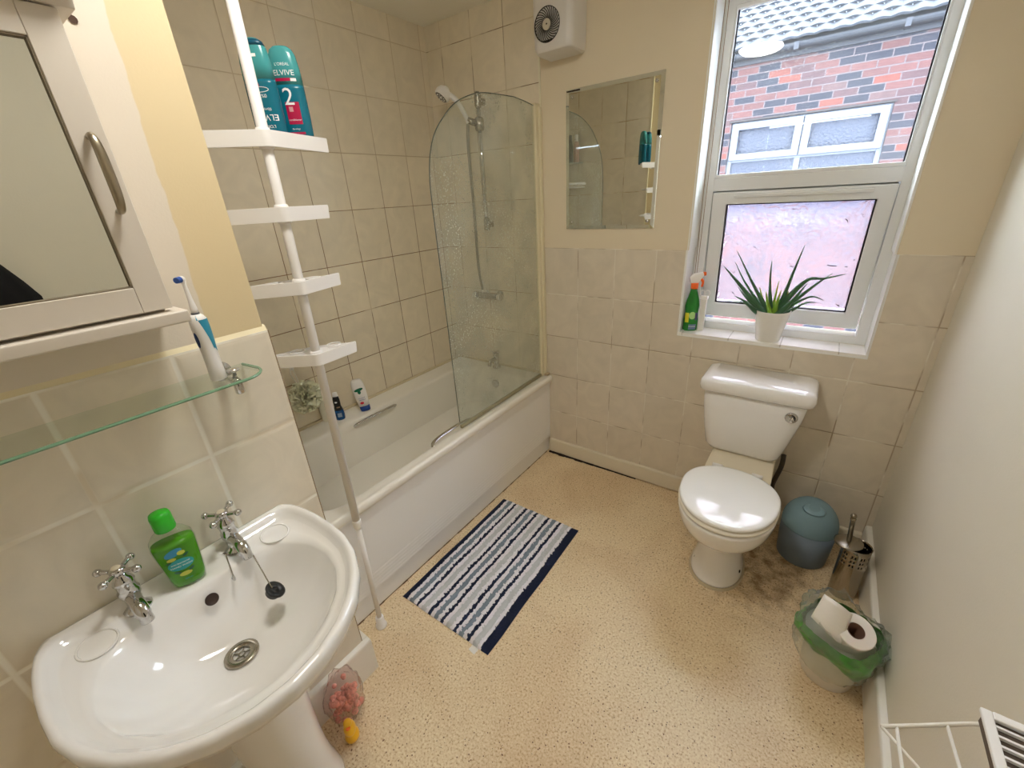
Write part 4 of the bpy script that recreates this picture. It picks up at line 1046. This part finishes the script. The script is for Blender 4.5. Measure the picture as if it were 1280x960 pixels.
# ------------------------------------------------------------------ wall mirror
wm = thing('wall_mirror', 'rectangular frameless mirror on the painted wall left of the window', 'mirror', (1.065, 0, 1.365))
mx0, mx1, mz1 = .843-1.065, 1.288-1.065, .590
bm = bmesh.new(); bv = .016
bk = [(mx0, 0, 0), (mx1, 0, 0), (mx1, 0, mz1), (mx0, 0, mz1)]
def rct(i, y): return [Vector((mx0+i, y, i)), Vector((mx1-i, y, i)), Vector((mx1-i, y, mz1-i)), Vector((mx0+i, y, mz1-i))]
add_rings(bm, [rct(0, .001), rct(0, -.0035), rct(bv, -.006)], True, True); bmesh.ops.recalc_face_normals(bm, faces=bm.faces)
obj('glass', bm, M['mirror'], wm)
for sx in (mx0+.032, mx1-.032):
    for sz in (.032, mz1-.032):
        obj('screw', lathe([(.007, 0), (.0065, .003), (.003, .0045), (.0005, .005)], 14, Matrix.Translation((sx, -.006, sz)) @ Matrix.Rotation(PI/2, 4, 'X')), ch, wm, smooth=True)
obj('dark_corner_strip', boxes(((mx0+.004, -.0066, mz1-.010), (mx0+.07, -.004, mz1-.005))), M['dark'], wm)  # narrow dark strip under the top edge, at the left corner

# ------------------------------------------------------------------ fan heater
fh = thing('fan_heater', 'white wall fan heater with a round dark grille high above the mirror', 'heater', (.845, 0, 2.075))
hx = .092; dp = .135
def fr(x0, x1, y0_, z): return rrect(x0, x1, y0_, 0.0, [.004, .004, .028, .028], 6, z)
bm = bmesh.new()
add_rings(bm, [fr(-hx+.012, hx-.012, -dp+.03, 0.0), fr(-hx+.004, hx-.004, -dp+.012, .006), fr(-hx, hx, -dp+.002, .022), fr(-hx-.003, hx+.003, -dp, .10), fr(-hx-.003, hx+.003, -dp, .20), fr(-hx, hx, -dp+.004, .255), fr(-hx+.012, hx-.012, -dp+.03, .275)])
bmesh.ops.recalc_face_normals(bm, faces=bm.faces)
obj('casing', bm, mat('aged_white_plastic', (222, 218, 212), .3), fh, smooth=True, bevel=.002)
GMt = Matrix.Translation((-.018, -dp-.0015, .092)) @ Matrix.Rotation(PI/2, 4, 'X')
gl_ = obj('grille', lathe([(.0005, -.003), (.056, -.003), (.060, .001), (.060, -.004)], 40, GMt), mat('grille_black', (34, 30, 26), .6), fh, smooth=False)
bm = bmesh.new()
for k in range(30):
    a0 = 2*PI*k/30; pts = []
    for j in range(7):
        r_ = .019+.0385*j/6; a = a0+.55*(j/6)**1.3; pts.append(GMt @ Vector((r_*math.cos(a), r_*math.sin(a), .001)))
    add_tube(bm, pts, .0019, 5)
obj('vanes', bm, mat('grille_grey', (74, 70, 62), .5), gl_)
obj('centre_cap', lathe([(.0195, -.002), (.0195, .003), (.017, .005), (.0005, .0055)], 24, GMt), mat('cap_grey', (205, 198, 180), .4), gl_, smooth=True)
obj('cap_mark', box((-.019, -dp-.0075, .090), (-.013, -dp-.0066, .095)), M['dark'], gl_)

# ------------------------------------------------------------------ toilet
TX = 1.815
to = thing('toilet', 'white close-coupled toilet with its lid closed under the window', 'toilet', (TX, 0, 0))
cer = M['ceramic']
# cistern: tapering body, deeper at the top
def cs(xl, xr, yf, z, r=.03): return [v for v in rrect(xl-TX, xr-TX, yf, -.006, [.008, .008, r, r], 8, z)]
bm = bmesh.new()
add_rings(bm, [cs(1.70, 1.915, -.150, .418, .03), cs(1.668, 1.938, -.166, .426, .035), cs(1.652, 1.950, -.176, .445, .04), cs(1.638, 1.972, -.184, .53, .04), cs(1.625, 1.996, -.190, .64, .035), cs(1.620, 2.008, -.192, .735, .035)])
bmesh.ops.recalc_face_normals(bm, faces=bm.faces)
obj('cistern', bm, cer, to, smooth=True)
bm = bmesh.new()
add_rings(bm, [cs(1.612, 2.016, -.200, .716, .03), cs(1.606, 2.022, -.207, .722, .03), cs(1.603, 2.026, -.210, .742, .03), cs(1.606, 2.023, -.207, .763, .03), cs(1.614, 2.015, -.196, .772, .03), cs(1.632, 1.998, -.168, .777, .03), cs(1.645, 1.986, -.150, .778, .03)])
bmesh.ops.recalc_face_normals(bm, faces=bm.faces)
obj('cistern_lid', bm, cer, to, smooth=True)
lv = Matrix.Translation((1.957-TX, -.190, .665)) @ Matrix.Rotation(PI/2, 4, 'X')
fl = obj('flush_button', lathe([(.0225, -.006), (.0225, .006), (.019, .010), (.016, .010), (.014, .007), (.0005, .007)], 28, lv), ch, to, smooth=True)
bm = bmesh.new(); add_tube(bm, [(1.957-TX+.002, -.199, .675), (1.957-TX+.004, -.205, .664), (1.957-TX+.010, -.205, .654)], [.003, .0055, .0035], 10)
obj('flush_lever', bm, ch, fl, smooth=True)
def egg(cy, hw_, fl_, bk_, z, n=56, p=2.15):
    out = []
    for i in range(n):
        a = 2*PI*i/n; c, s_ = math.cos(a), math.sin(a)
        y = (bk_ if s_ > 0 else fl_)*abs(s_)**(2/p)*(1 if s_ > 0 else -1)
        out.append(Vector((hw_*abs(c)**(2/p)*(1 if c > 0 else -1), cy+y, z)))
    return out
CY = -.475
bm = bmesh.new()
add_rings(bm, [egg(-.42, .104, .145, .19, 0), egg(-.42, .103, .143, .19, .012), egg(-.41, .092, .128, .18, .05), egg(-.405, .084, .112, .165, .11), egg(-.405, .082, .105, .15, .16),
               egg(-.415, .092, .125, .14, .20), egg(-.435, .120, .165, .15, .24), egg(-.46, .150, .200, .175, .29), egg(-.472, .168, .219, .180, .34), egg(CY, .174, .226, .185, .385), egg(CY, .175, .228, .186, .398), egg(CY, .169, .222, .18, .404)])
bmesh.ops.recalc_face_normals(bm, faces=bm.faces)
obj('pan', bm, cer, to, smooth=True, subsurf=1)
# shelf of the pan that carries the cistern
bm = bmesh.new()
def q4(x, y0_, y1_, z): return rrect(-x, x, y0_, y1_, .03, 6, z)
add_rings(bm, [q4(.075, -.34, -.02, .10), q4(.08, -.34, -.02, .25), q4(.105, -.36, -.02, .33), q4(.128, -.37, -.02, .385), q4(.128, -.30, -.02, .404), q4(.122, -.215, -.02, .413), q4(.115, -.19, -.02, .420)])
bmesh.ops.recalc_face_normals(bm, faces=bm.faces)
obj('pan_shelf', bm, mat('ivory_ceramic', (232, 222, 200), .12, coat=.3), to, smooth=True, subsurf=1)
def seat(z0, z1, k, nm, m_, dome=0):
    bm = bmesh.new()
    r_ = [egg(CY, .170*k, .222*k, .158*k, z0), egg(CY, .176*k, .228*k, .164*k, z0+.003), egg(CY, .177*k, .229*k, .165*k, (z0+z1)/2), egg(CY, .174*k, .226*k, .162*k, z1-.003), egg(CY, .166*k, .217*k, .154*k, z1),
          egg(CY, .12*k, .16*k, .11*k, z1+dome*.6), egg(CY, .06*k, .08*k, .055*k, z1+dome)]
    add_rings(bm, r_); bmesh.ops.recalc_face_normals(bm, faces=bm.faces); return obj(nm, bm, m_, to, smooth=True, subsurf=1)
seat(.406, .423, 1.0, 'seat', mat('white_seat_plastic', (238, 232, 218), .2))
seat(.425, .444, .985, 'seat_lid', mat('white_gloss_lid', (244, 243, 240), .08, coat=.3), .004)
bm = bmesh.new()
for s_ in (-1, 1): add_tube(bm, [(s_*.055, -.302, .424), (s_*.095, -.302, .424)], .010, 12)
obj('hinge', bm, M['plastic'], to, smooth=True)
bm = bmesh.new()
for (x, y, z, r_) in ((-.083, -.47, .045, .006), (.092, -.455, .045, .006)): add_ball(bm, (x, y, z), r_, .5, 1, 1.4, 10)
obj('fixing_screw', bm, M['black'], to)
bm = bmesh.new(); add_rings(bm, [egg(-.42, .108, .150, .19, 0.0005), egg(-.42, .104, .145, .19, .006)])
obj('floor_sealant', bm, mat('grubby_sealant', (196, 180, 150), .7), to)
bm = bmesh.new(); add_tube(bm, spline([(.150, -.03, .40), (.150, -.07, .36), (.135, -.05, .25), (.14, -.02, .18)], 6), .010, 10)
obj('supply_pipe', bm, mat('dark_pipe', (70, 60, 50), .5), to, smooth=True)

# ------------------------------------------------------------------ corner bins and brush
bbn = thing('domed_bin', 'translucent blue domed bin standing on the floor between toilet and corner', 'bin', (2.110, -.160, 0))
def blue_mat():
    m = mat('translucent_blue_plastic', (92, 122, 142), .3, trans=.25, ior=1.3, spec=.4); return m
bl_p = mat('translucent_blue_plastic', (134, 150, 168), .3, trans=.12, ior=1.1)
obj('body', lathe([(.088, 0), (.092, .004), (.098, .09), (.101, .175)], 40), bl_p, bbn, smooth=True)
pd = [(.1005, .168), (.1018, .174)]+[(.1018*math.cos(a), .178+.116*math.sin(a)) for a in [PI/2*k/10 for k in range(0, 11)]]
obj('domed_lid', lathe(pd, 40), mat('translucent_blue_lid', (140, 170, 182), .22, trans=.12, ior=1.1), bbn, smooth=True)
obj('flap_recess', lathe([(.001, 0), (.036, 0), (.04, -.004)], 28, Matrix.Translation((0, -.045, .280)) @ Matrix.Rotation(math.radians(24), 4, 'X') @ Matrix.Diagonal((1, .7, 1, 1))), mat('lid_flap_blue', (132, 166, 180), .3), bbn, smooth=True)
bm = bmesh.new()
random.seed(3)
for k in range(7): add_ball(bm, (random.uniform(-.05, .05), random.uniform(-.05, .05), random.uniform(.05, .19)), random.uniform(.02, .035), 1, 1, .7, 10)
obj('liner_contents', bm, mat('bin_liner', (190, 186, 196), .6), bbn, smooth=True)

br = thing('brush_holder', 'perforated steel toilet brush holder standing in the corner beside the blue bin', 'toilet brush holder', (2.258, -.300, 0))
def perf_cyl():
    bm = bmesh.new(); n = 60; zs = [0, .004, .06, .12, .16, .17, .18, .19, .20, .21, .222, .232, .245]
    R0 = .045
    vs = [[bm.verts.new((R0*math.cos(2*PI*i/n), R0*math.sin(2*PI*i/n), z)) for i in range(n)] for z in zs]
    for j in range(len(zs)-1):
        for i in range(n):
            if j in (5, 7, 9) and i % 6 in (0, 2): continue
            bm.faces.new((vs[j][i], vs[j][(i+1) % n], vs[j+1][(i+1) % n], vs[j+1][i]))
    bm.faces.new(list(reversed(vs[0])))
    return bm
o = obj('canister', perf_cyl(), mat('polished_steel', (176, 168, 154), .12, metal=1), br, smooth=True)
sol = o.modifiers.new('solid', 'SOLIDIFY'); sol.thickness = .0015
obj('inner_cup', lathe([(.040, .22), (.040, .03), (.001, .03)], 24, caps=False), M['black'], br, smooth=True)
obj('rim', tube([(.045*math.cos(a), .045*math.sin(a), .245) for a in [2*PI*k/36 for k in range(37)]], .0016, 8), M['steel'], br, smooth=True)
tbz = thing('toilet_brush', 'steel toilet brush with a disc lid resting askew in the steel holder', 'toilet brush', (2.228, -.305, .25))
tbz.rotation_euler = (math.radians(0), math.radians(-5), 0)
obj('disc', lathe([(.002, .012), (.040, .006), (.046, .003), (.046, .0), (.002, .0)], 32), M['steel'], tbz, smooth=True)
obj('handle', lathe([(.008, .008), (.008, .105), (.0095, .108), (.0095, .112), (.004, .114), (.0085, .118), (.010, .124), (.0075, .131), (.001, .134)], 18), M['steel'], tbz, smooth=True)
obj('shaft', tube([(0, 0, 0), (.020, 0, -.15)], .004), M['steel'], tbz, smooth=True)
bm = bmesh.new(); random.seed(8)
add_ball(bm, (.020, 0, -.16), .026, 1, 1, 1.5, 16)
obj('bristles', bm, M['plastic'], tbz, smooth=True)

# small white bin with bag
wbn = thing('waste_bin', 'small white bin by the right wall overflowing with a clear and green bag', 'bin', (2.215, -.700, 0))
obj('body', lathe([(.070, 0), (.073, .003), (.080, .10), (.088, .185), (.092, .19)], 36), mat('white_bin_plastic', (228, 222, 212), .4), wbn, smooth=True)
def bag_mesh(rad, zfun, n=64, layers=10, seed=1, jag=.006):
    random.seed(seed); bm = bmesh.new(); rings = []
    for j in range(layers+1):
        t = j/layers; ring_ = []
        for i in range(n):
            a = 2*PI*i/n; r_, z = zfun(a, t); nv_ = noise.noise(Vector((3*math.cos(a)*2, 3*math.sin(a)*2, t*4+seed)))
            nv2 = noise.noise(Vector((9*math.cos(a), 9*math.sin(a), t*3+seed*2)))
            r_ += jag*(nv_*1.6+nv2); ring_.append(Vector((r_*math.cos(a), r_*math.sin(a), z+jag*nv_)))
        rings.append(ring_)
    add_rings(bm, rings, False, False); return bm
cb_ = thin_glass('clear_bag_film', (.90, .93, .90), .15, dirt=.20)
# clear upper ruff, standing up around the roll
def ruff(a, t):
    lean = .5+.5*math.cos(a-math.radians(150))
    return (.088+.030*math.sin(PI*min(1, t*1.05))+.012*t*math.cos(3*a), .165+t*(.075+.045*lean+.012*math.sin(5*a)))
bag = obj('clear_bag', bag_mesh(.1, ruff, seed=2, jag=.010), cb_, wbn, smooth=True)
def skirt(a, t):
    return (.094+.020*math.sin(PI*t)+.008*math.sin(4*a), .185-t*(.11+.02*math.sin(3*a+1)))
obj('bag_skirt', bag_mesh(.1, skirt, seed=5, jag=.006), cb_, wbn, smooth=True)
gb_m = mat('green_bag_print', (66, 136, 44), .3, trans=.15, spec=.6, var=(14, .5))
def gband(a, t):
    return (.100+.016*math.sin(PI*t)+.007*math.sin(4*a+.4), .218-t*(.075+.022*math.sin(2*a+3)+.012*math.sin(5*a)))
bmg = bag_mesh(.1, gband, seed=7, jag=.005)
obj('green_band', bmg, gb_m, wbn, smooth=True)
# toilet roll lying in the bag
tr = thing('toilet_roll', 'white toilet roll with brown core resting on top of the bin bag', 'toilet roll', (2.232, -.722, .225))
tr.rotation_euler = (math.radians(24), math.radians(10), 0)
pap = mat('white_tissue', (236, 230, 222), .9, bump=(90, .3, .003), sss=.1)
obj('roll', lathe([(.0225, .02), (.0225, .0), (.050, .0), (.052, .003), (.052, .095), (.050, .098), (.0225, .098), (.0225, .02)], 40, Matrix.Translation((0, 0, -.05)), caps=False), pap, tr, smooth=False, bevel=.002)
bpy.data.objects['roll'].data.update()
obj('core', lathe([(.0225, .0985), (.0205, .0985), (.0205, .02), (.001, .02)], 28, Matrix.Translation((0, 0, -.05)), caps=False), mat('brown_card_core', (108, 78, 62), .8), tr, smooth=True)
# loose sheet standing up out of the bag beside the roll
bm = bmesh.new(); g_ = []
A, B, C2, D = Vector((2.146, -.713, .335)), Vector((2.125, -.766, .275)), Vector((2.208, -.786, .235)), Vector((2.224, -.716, .300))
inv = (Matrix.Translation((2.232, -.722, .225)) @ tr.rotation_euler.to_matrix().to_4x4()).inverted()
for i in range(13):
    t = i/12; row = []
    for j in range(7):
        u = j/6; q = A.lerp(D, t).lerp(B.lerp(C2, t), u); q.y -= .012*math.sin(PI*t); q.z += .014*math.sin(PI*t)*(1-u*.5)
        row.append(bm.verts.new(inv @ q))
    g_.append(row)
for i in range(12):
    for j in range(6): bm.faces.new((g_[i][j], g_[i+1][j], g_[i+1][j+1], g_[i][j+1]))
o = obj('loose_sheet', bm, pap, tr, smooth=True); s_ = o.modifiers.new('s', 'SOLIDIFY'); s_.thickness = .0012

# ------------------------------------------------------------------ bath mat
def mat_color(x):
    t = x/.46
    stripes = [(0, .045, 'n')]; seq = []
    seq = ['w', 'g', 'w', 'n', 'w', 'p', 'w', 'n', 'w', 'g', 'w', 'n', 'w', 'p', 'w', 'n', 'w', 'g', 'w', 'n', 'w', 'p', 'w']
    wd = {'w': 1.0, 'g': 1.25, 'p': 1.45, 'n': .85}; wds = [wd[k] for k in seq]; tot = sum(wds); a0 = .062; a1 = .925
    if t < a0 or t > a1: return 'n', 0
    u = (t-a0)/(a1-a0)*tot; acc = 0
    for k, ww in zip(seq, wds):
        if u < acc+ww: return k, math.sin(PI*(u-acc)/ww)
        acc += ww
    return 'n', 0
mats = {'n': mat('navy_pile', (24, 34, 62), .95, bump=(500, .6, .004)), 'w': mat('white_pile', (238, 236, 242), .95, bump=(400, .5, .004)), 'g': mat('blue_grey_pile', (128, 142, 156), .95, bump=(400, .5, .004)), 'p': mat('pale_grey_pile', (200, 204, 206), .95, bump=(400, .5, .004))}
key = ['n', 'w', 'g', 'p']
bm = bmesh.new(); NX, NY_ = 150, 250; LX, LY = .462, .735; grid = []
for i in range(NX+1):
    row = []
    for j in range(NY_+1):
        x, y = LX*i/NX, LY*j/NY_; k, s_ = mat_color(x+.0025*noise.noise(Vector((x*90, y*60, 0)))*2)
        e1 = min(1, min(i, NX-i, j, NY_-j)/4)
        h_ = (.006+(.010*s_**.5 if k != 'n' else .004))*(.35+.65*e1)+.0035*noise.noise(Vector((x*160, y*160, 1)))*e1
        if i in (0, NX) or j in (0, NY_): h_ = .0015
        wob = .004*noise.noise(Vector((y*6, 2, 3))) ; wy = .004*noise.noise(Vector((x*8, 7, 3)))
        row.append(bm.verts.new((x+wob, y+wy, h_)))
    grid.append(row)
for i in range(NX):
    for j in range(NY_):
        x, y = LX*(i+.5)/NX, LY*(j+.5)/NY_; k, s_ = mat_color(x+.005*noise.noise(Vector((x*120, y*95, 0)))+.003*noise.noise(Vector((x*30, y*25, 4))))
        f = bm.faces.new((grid[i][j], grid[i+1][j], grid[i+1][j+1], grid[i][j+1])); f.material_index = key.index(k)
mt = thing('bath_mat', 'navy, white and grey striped bath mat on the speckled floor', 'bath mat', (.758, -1.298, .0), math.radians(.5))
obj('pile', bm, [mats[k] for k in key], mt, smooth=True)
obj('backing', prism([(.002, .002), (LX-.002, .002), (LX-.002, LY-.002), (.002, LY-.002)], 0.0, .0035), mats['n'], mt)
obj('care_label', prism([(LX-.075, -.022), (LX-.045, -.026), (LX-.042, .004), (LX-.072, .006)], .0005, .0018), mat('white_label', (235, 232, 226), .6), mt)

# ------------------------------------------------------------------ window sill objects
ap = thing('potted_aloe', 'spiky green aloe in a white pot at the middle of the window sill', 'potted plant', (1.806, .052, OZ0))
obj('pot', lathe([(.044, 0), (.046, .002), (.066, .128), (.067, .132), (.0635, .132), (.062, .118), (.001, .116)], 40), mat('white_glazed_pot', (240, 238, 230), .25), ap, smooth=True)
obj('soil', lathe([(.001, .1175), (.062, .1165)], 28, caps=False), mat('dark_soil', (48, 38, 30), .95, bump=(200, .8, .01)), ap)
lf = mat('aloe_green', (62, 104, 70), .4, var=(14, .3)); lf2 = mat('young_aloe_green', (130, 178, 60), .4, sss=.1, var=(14, .2))
def leafmesh(pts, w0):
    bm = bmesh.new(); P = spline(pts, 7); n = len(P); rings = []
    for i, p in enumerate(P):
        t = i/(n-1); T = (P[min(i+1, n-1)]-P[max(i-1, 0)]).normalized()
        side = T.cross(Vector((0, 1, 0)));
        if side.length < .2: side = T.cross(Vector((0, 0, 1)))
        side.normalize(); nrm = side.cross(T).normalized()
        ww = w0*(1-t)**.75*(1+.3*math.sin(PI*min(1, t*2)))+.0006; th_ = ww*.42
        rings.append([p+side*ww, p+nrm*th_*.2+side*ww*.5, p+nrm*th_*.1, p+nrm*th_*.2-side*ww*.5, p-side*ww, p-nrm*th_-side*ww*.45, p-nrm*th_*1.25, p-nrm*th_+side*ww*.45])
    add_rings(bm, rings); bmesh.ops.recalc_face_normals(bm, faces=bm.faces); return bm
bx, bz = 1.806, OZ0
def L3(x, y, z): return (x-bx, y-.052, z-bz)
leaves = [([(1.800, .052, 1.00), (1.762, .048, 1.06), (1.705, .045, 1.15), (1.633, .045, 1.270)], .008),
 ([(1.790, .045, 1.00), (1.735, .035, 1.055), (1.668, .03, 1.130), (1.593, .03, 1.207)], .0125),
 ([(1.795, .06, 1.00), (1.740, .066, 1.06), (1.680, .07, 1.135), (1.629, .07, 1.219)], .006),
 ([(1.805, .058, 1.00), (1.785, .062, 1.08), (1.772, .064, 1.16), (1.766, .064, 1.231)], .006),
 ([(1.812, .052, 1.00), (1.832, .05, 1.08), (1.850, .048, 1.19), (1.868, .048, 1.293)], .0075),
 ([(1.816, .050, 1.00), (1.850, .045, 1.085), (1.903, .04, 1.163), (1.955, .038, 1.172), (2.019, .036, 1.193)], .0085),
 ([(1.820, .055, 1.00), (1.868, .058, 1.065), (1.930, .06, 1.140), (1.977, .06, 1.189)], .008),
 ([(1.825, .045, 1.00), (1.866, .035, 1.055), (1.925, .03, 1.100), (1.970, .03, 1.090)], .006),
 ([(1.815, .035, 1.00), (1.850, .025, 1.05), (1.878, .02, 1.10), (1.905, .018, 1.155)], .009),
 ([(1.790, .04, 1.00), (1.745, .03, 1.035), (1.700, .02, 1.080), (1.661, .018, 1.126)], .006),
 ([(1.785, .035, 1.00), (1.740, .02, 1.030), (1.700, .01, 1.065), (1.655, .005, 1.088)], .009),
 ([(1.780, .05, 1.00), (1.730, .05, 1.025), (1.690, .05, 1.05), (1.615, .05, 1.053)], .005),
 ([(1.830, .06, 1.00), (1.870, .07, 1.03), (1.915, .075, 1.065), (1.950, .08, 1.068)], .006),
 ([(1.78, .07, 1.00), (1.735, .085, 1.03), (1.70, .095, 1.045), (1.665, .10, 1.045)], .006)]
for pts_, w0 in leaves: obj('leaf', leafmesh([L3(*q) for q in pts_], w0*1.2), lf, ap, smooth=True)
for pts_, w0 in (([(1.803, .045, 1.0), (1.785, .04, 1.05), (1.768, .035, 1.11)], .010), ([(1.810, .045, 1.0), (1.815, .035, 1.06), (1.822, .03, 1.12)], .010), ([(1.800, .055, 1.0), (1.765, .055, 1.06), (1.740, .055, 1.12)], .008), ([(1.815, .055, 1.0), (1.835, .06, 1.06), (1.848, .06, 1.115)], .009), ([(1.805, .06, 1.0), (1.803, .065, 1.07), (1.805, .07, 1.15)], .007), ([(1.806, .04, 1.0), (1.79, .02, 1.04), (1.775, .01, 1.08)], .008)):
    obj('young_leaf', leafmesh([L3(*q) for q in pts_], w0), lf2, ap, smooth=True)

SPB = Bottle([(0, .028, .018), (.004, .031, .021), (.05, .032, .022), (.09, .029, .020), (.12, .031, .021), (.15, .026, .018), (.185, .016, .013), (.20, .0135, .0125)], 2.4)
spb = thing('spray_bottle', 'green cleaner spray bottle with orange trigger at the left of the sill', 'bottle', (1.478, .060, OZ0), math.radians(28))
obj('body', SPB.mesh(), mat('green_spray_plastic', (42, 142, 52), .2, trans=.15, var=(8, .35)), spb, smooth=True)
patch(SPB, spb, .034, .026, .004, .020, mat('blue_grey_label', (96, 122, 150), .4)); patch(SPB, spb, .012, .035, .018, .07, mat('navy_label', (50, 56, 90), .4)); patch(SPB, spb, .014, .045, -.022, .065, mat('yellow_label', (206, 200, 40), .4))
patch(SPB, spb, .030, .035, .0, .075, mat('pale_green_burst', (170, 214, 130), .4), 'o', .0004)
words(SPB, spb, 'POWER', .009, .003, .022, M['text_white'], .0012)
org = mat('orange_plastic', (240, 106, 34), .3)
obj('collar', lathe([(.0155, .198), (.016, .200), (.016, .222), (.014, .225)], 20), org, spb, smooth=True)
bm = bmesh.new(); add_rings(bm, [[Vector((x, y_, z)) for x, z in ((-.020, .224), (.012, .224), (.034, .258), (.030, .272), (-.006, .266), (-.026, .250))] for y_ in (-.011, .011)]); bmesh.ops.recalc_face_normals(bm, faces=bm.faces)
obj('spray_head', bm, mat('white_trigger_head', (244, 240, 236), .3), spb, bevel=.004)
obj('nozzle', box((.030, -.008, .256), (.044, .008, .272)), org, spb, bevel=.003)
obj('trigger', tube(spline([(.022, 0, .245), (.034, 0, .228), (.032, 0, .205)], 5), [.006]*6+[.005]*5, 10), org, spb, smooth=True)
wc = thing('cord_weight', 'narrow white plastic block with a cord ring beside the spray bottle', 'cord weight', (1.524, .072, OZ0))
obj('block', box((-.013, -.010, 0), (.013, .010, .150)), mat('off_white_plastic', (232, 230, 222), .4), wc, bevel=.003)
obj('cap', box((-.016, -.012, .150), (.016, .012, .166)), M['plastic'], wc, bevel=.003)
for s_ in (-1, 1):
    obj('ring', tube([(s_*.011+.010*math.cos(a), -.002, .178+.013*math.sin(a)) for a in [2*PI*k/16 for k in range(17)]], .0018, 8), M['plastic'], wc, smooth=True)
bc = tag(obj('blind_cord', (lambda b_: (add_tube(b_, [(1.462, .075, 2.185), (1.464, .070, 1.6), (1.470, .072, 1.14)], .0012, 6), add_tube(b_, [(1.472, .085, 2.185), (1.476, .078, 1.6), (1.478, .072, 1.14)], .0012, 6), b_)[2])(bmesh.new()), mat('brown_cord', (150, 118, 92), .8)), 'thin brown blind cord hanging down the left side of the window', 'cord')

# ------------------------------------------------------------------ wire rack and wall vent at the right
vt = thing('slatted_shelf', 'small white slatted plastic shelf on the right wall behind the wire rack', 'shelf', (W, -1.305, .775))
obj('frame', boxes(((-.071, -.160, 0), (-.058, -.001, .008)), ((-.058, -.013, 0), (0, 0, .008)), ((-.058, -.160, 0), (0, -.147, .008))), M['plastic'], vt, bevel=.002)
for k in range(9): obj('slat', box((-.058, -.147+.0148*k+.004, .001), (0, -.147+.0148*k+.0075, .006)), M['plastic'], vt)
obj('drip_tray', box((-.066, -.155, -.020), (0, -.004, -.0005)), mat('dark_drip_tray', (96, 84, 74), .6), vt)
rk = thing('wire_rack', 'white wire rack reaching out from the right wall in front of the vent', 'rack', (W, -1.30, .70))
wm_ = mat('white_wire_coating', (234, 228, 216), .35)
def rp(x, y, z): return (x-W, y+1.30, z-.70)
bm = bmesh.new(); add_tube(bm, spline([rp(2.166, -1.355, .70), rp(2.22, -1.317, .70), rp(2.285, -1.271, .70), rp(2.312, -1.257, .698), rp(W, -1.252, .690)], 6), .0033, 10); obj('front_rail', bm, wm_, rk, smooth=True)
for a, b in (((2.186, -1.341), (2.196, -1.75)), ((2.252, -1.294), (2.29, -1.75)), ((2.296, -1.266), (2.325, -1.75))):
    obj('wire', tube([rp(a[0], a[1], .70), rp(b[0], b[1], .70)], .0026, 8), wm_, rk, smooth=True)
obj('brace', tube([rp(2.166, -1.355, .70), rp(2.24, -1.41, .688), rp(W, -1.47, .670)], .0026, 8), wm_, rk, smooth=True)
obj('back_rail', tube([rp(2.15, -1.75, .70), rp(W, -1.75, .70)], .0033, 8), wm_, rk, smooth=True)

# ------------------------------------------------------------------ pink bag and duck beside the pedestal
pk = thing('gift_bag', 'crumpled clear bag of pink bath confetti on the floor beside the basin pedestal', 'bag', (.972, -1.700, 0))
bm = bmesh.new(); bmesh.ops.create_icosphere(bm, subdivisions=4, radius=1)
for v in bm.verts:
    n_ = noise.noise(v.co*2.3)+.5*noise.noise(v.co*6); v.co = Vector((v.co.x*.042*(1+.25*n_), v.co.y*.058*(1+.25*n_), max(0, .115+v.co.z*.118*(1+.18*n_))))
obj('film', bm, thin_glass('clear_pink_film', (.97, .90, .88), .06, dirt=.06), pk, smooth=True)
bm = bmesh.new(); random.seed(21)
for k in range(150):
    a = random.uniform(0, 2*PI); b_ = random.uniform(-.9, .9); r_ = random.uniform(.3, .85)
    add_ball(bm, (.036*r_*math.cos(a), .050*r_*math.sin(a), .095+.088*b_*r_), random.uniform(.006, .011), 1, 1, .8, 7)
ob = obj('pink_filling', bm, mat('pink_foam', (226, 158, 144), .6, var=(90, .3)), pk, smooth=True); 
dk = thing('toy_duck', 'small yellow toy duck in front of the pink bag', 'toy', (1.030, -1.735, .0), math.radians(-30))
bm = bmesh.new(); add_ball(bm, (0, 0, .060), .018, 1.2, 1, 1.5, 16); add_ball(bm, (.004, 0, .094), .013, seg=14); add_ball(bm, (-.002, 0, .022), .020, 1.2, 1.1, 1.1, 14)
obj('body', bm, mat('yellow_vinyl', (242, 186, 40), .3), dk, smooth=True)
bm = bmesh.new(); add_ball(bm, (.018, 0, .091), .006, 1.3, 1.2, .5, 10); obj('beak', bm, mat('orange_vinyl', (236, 112, 30), .4), dk, smooth=True)
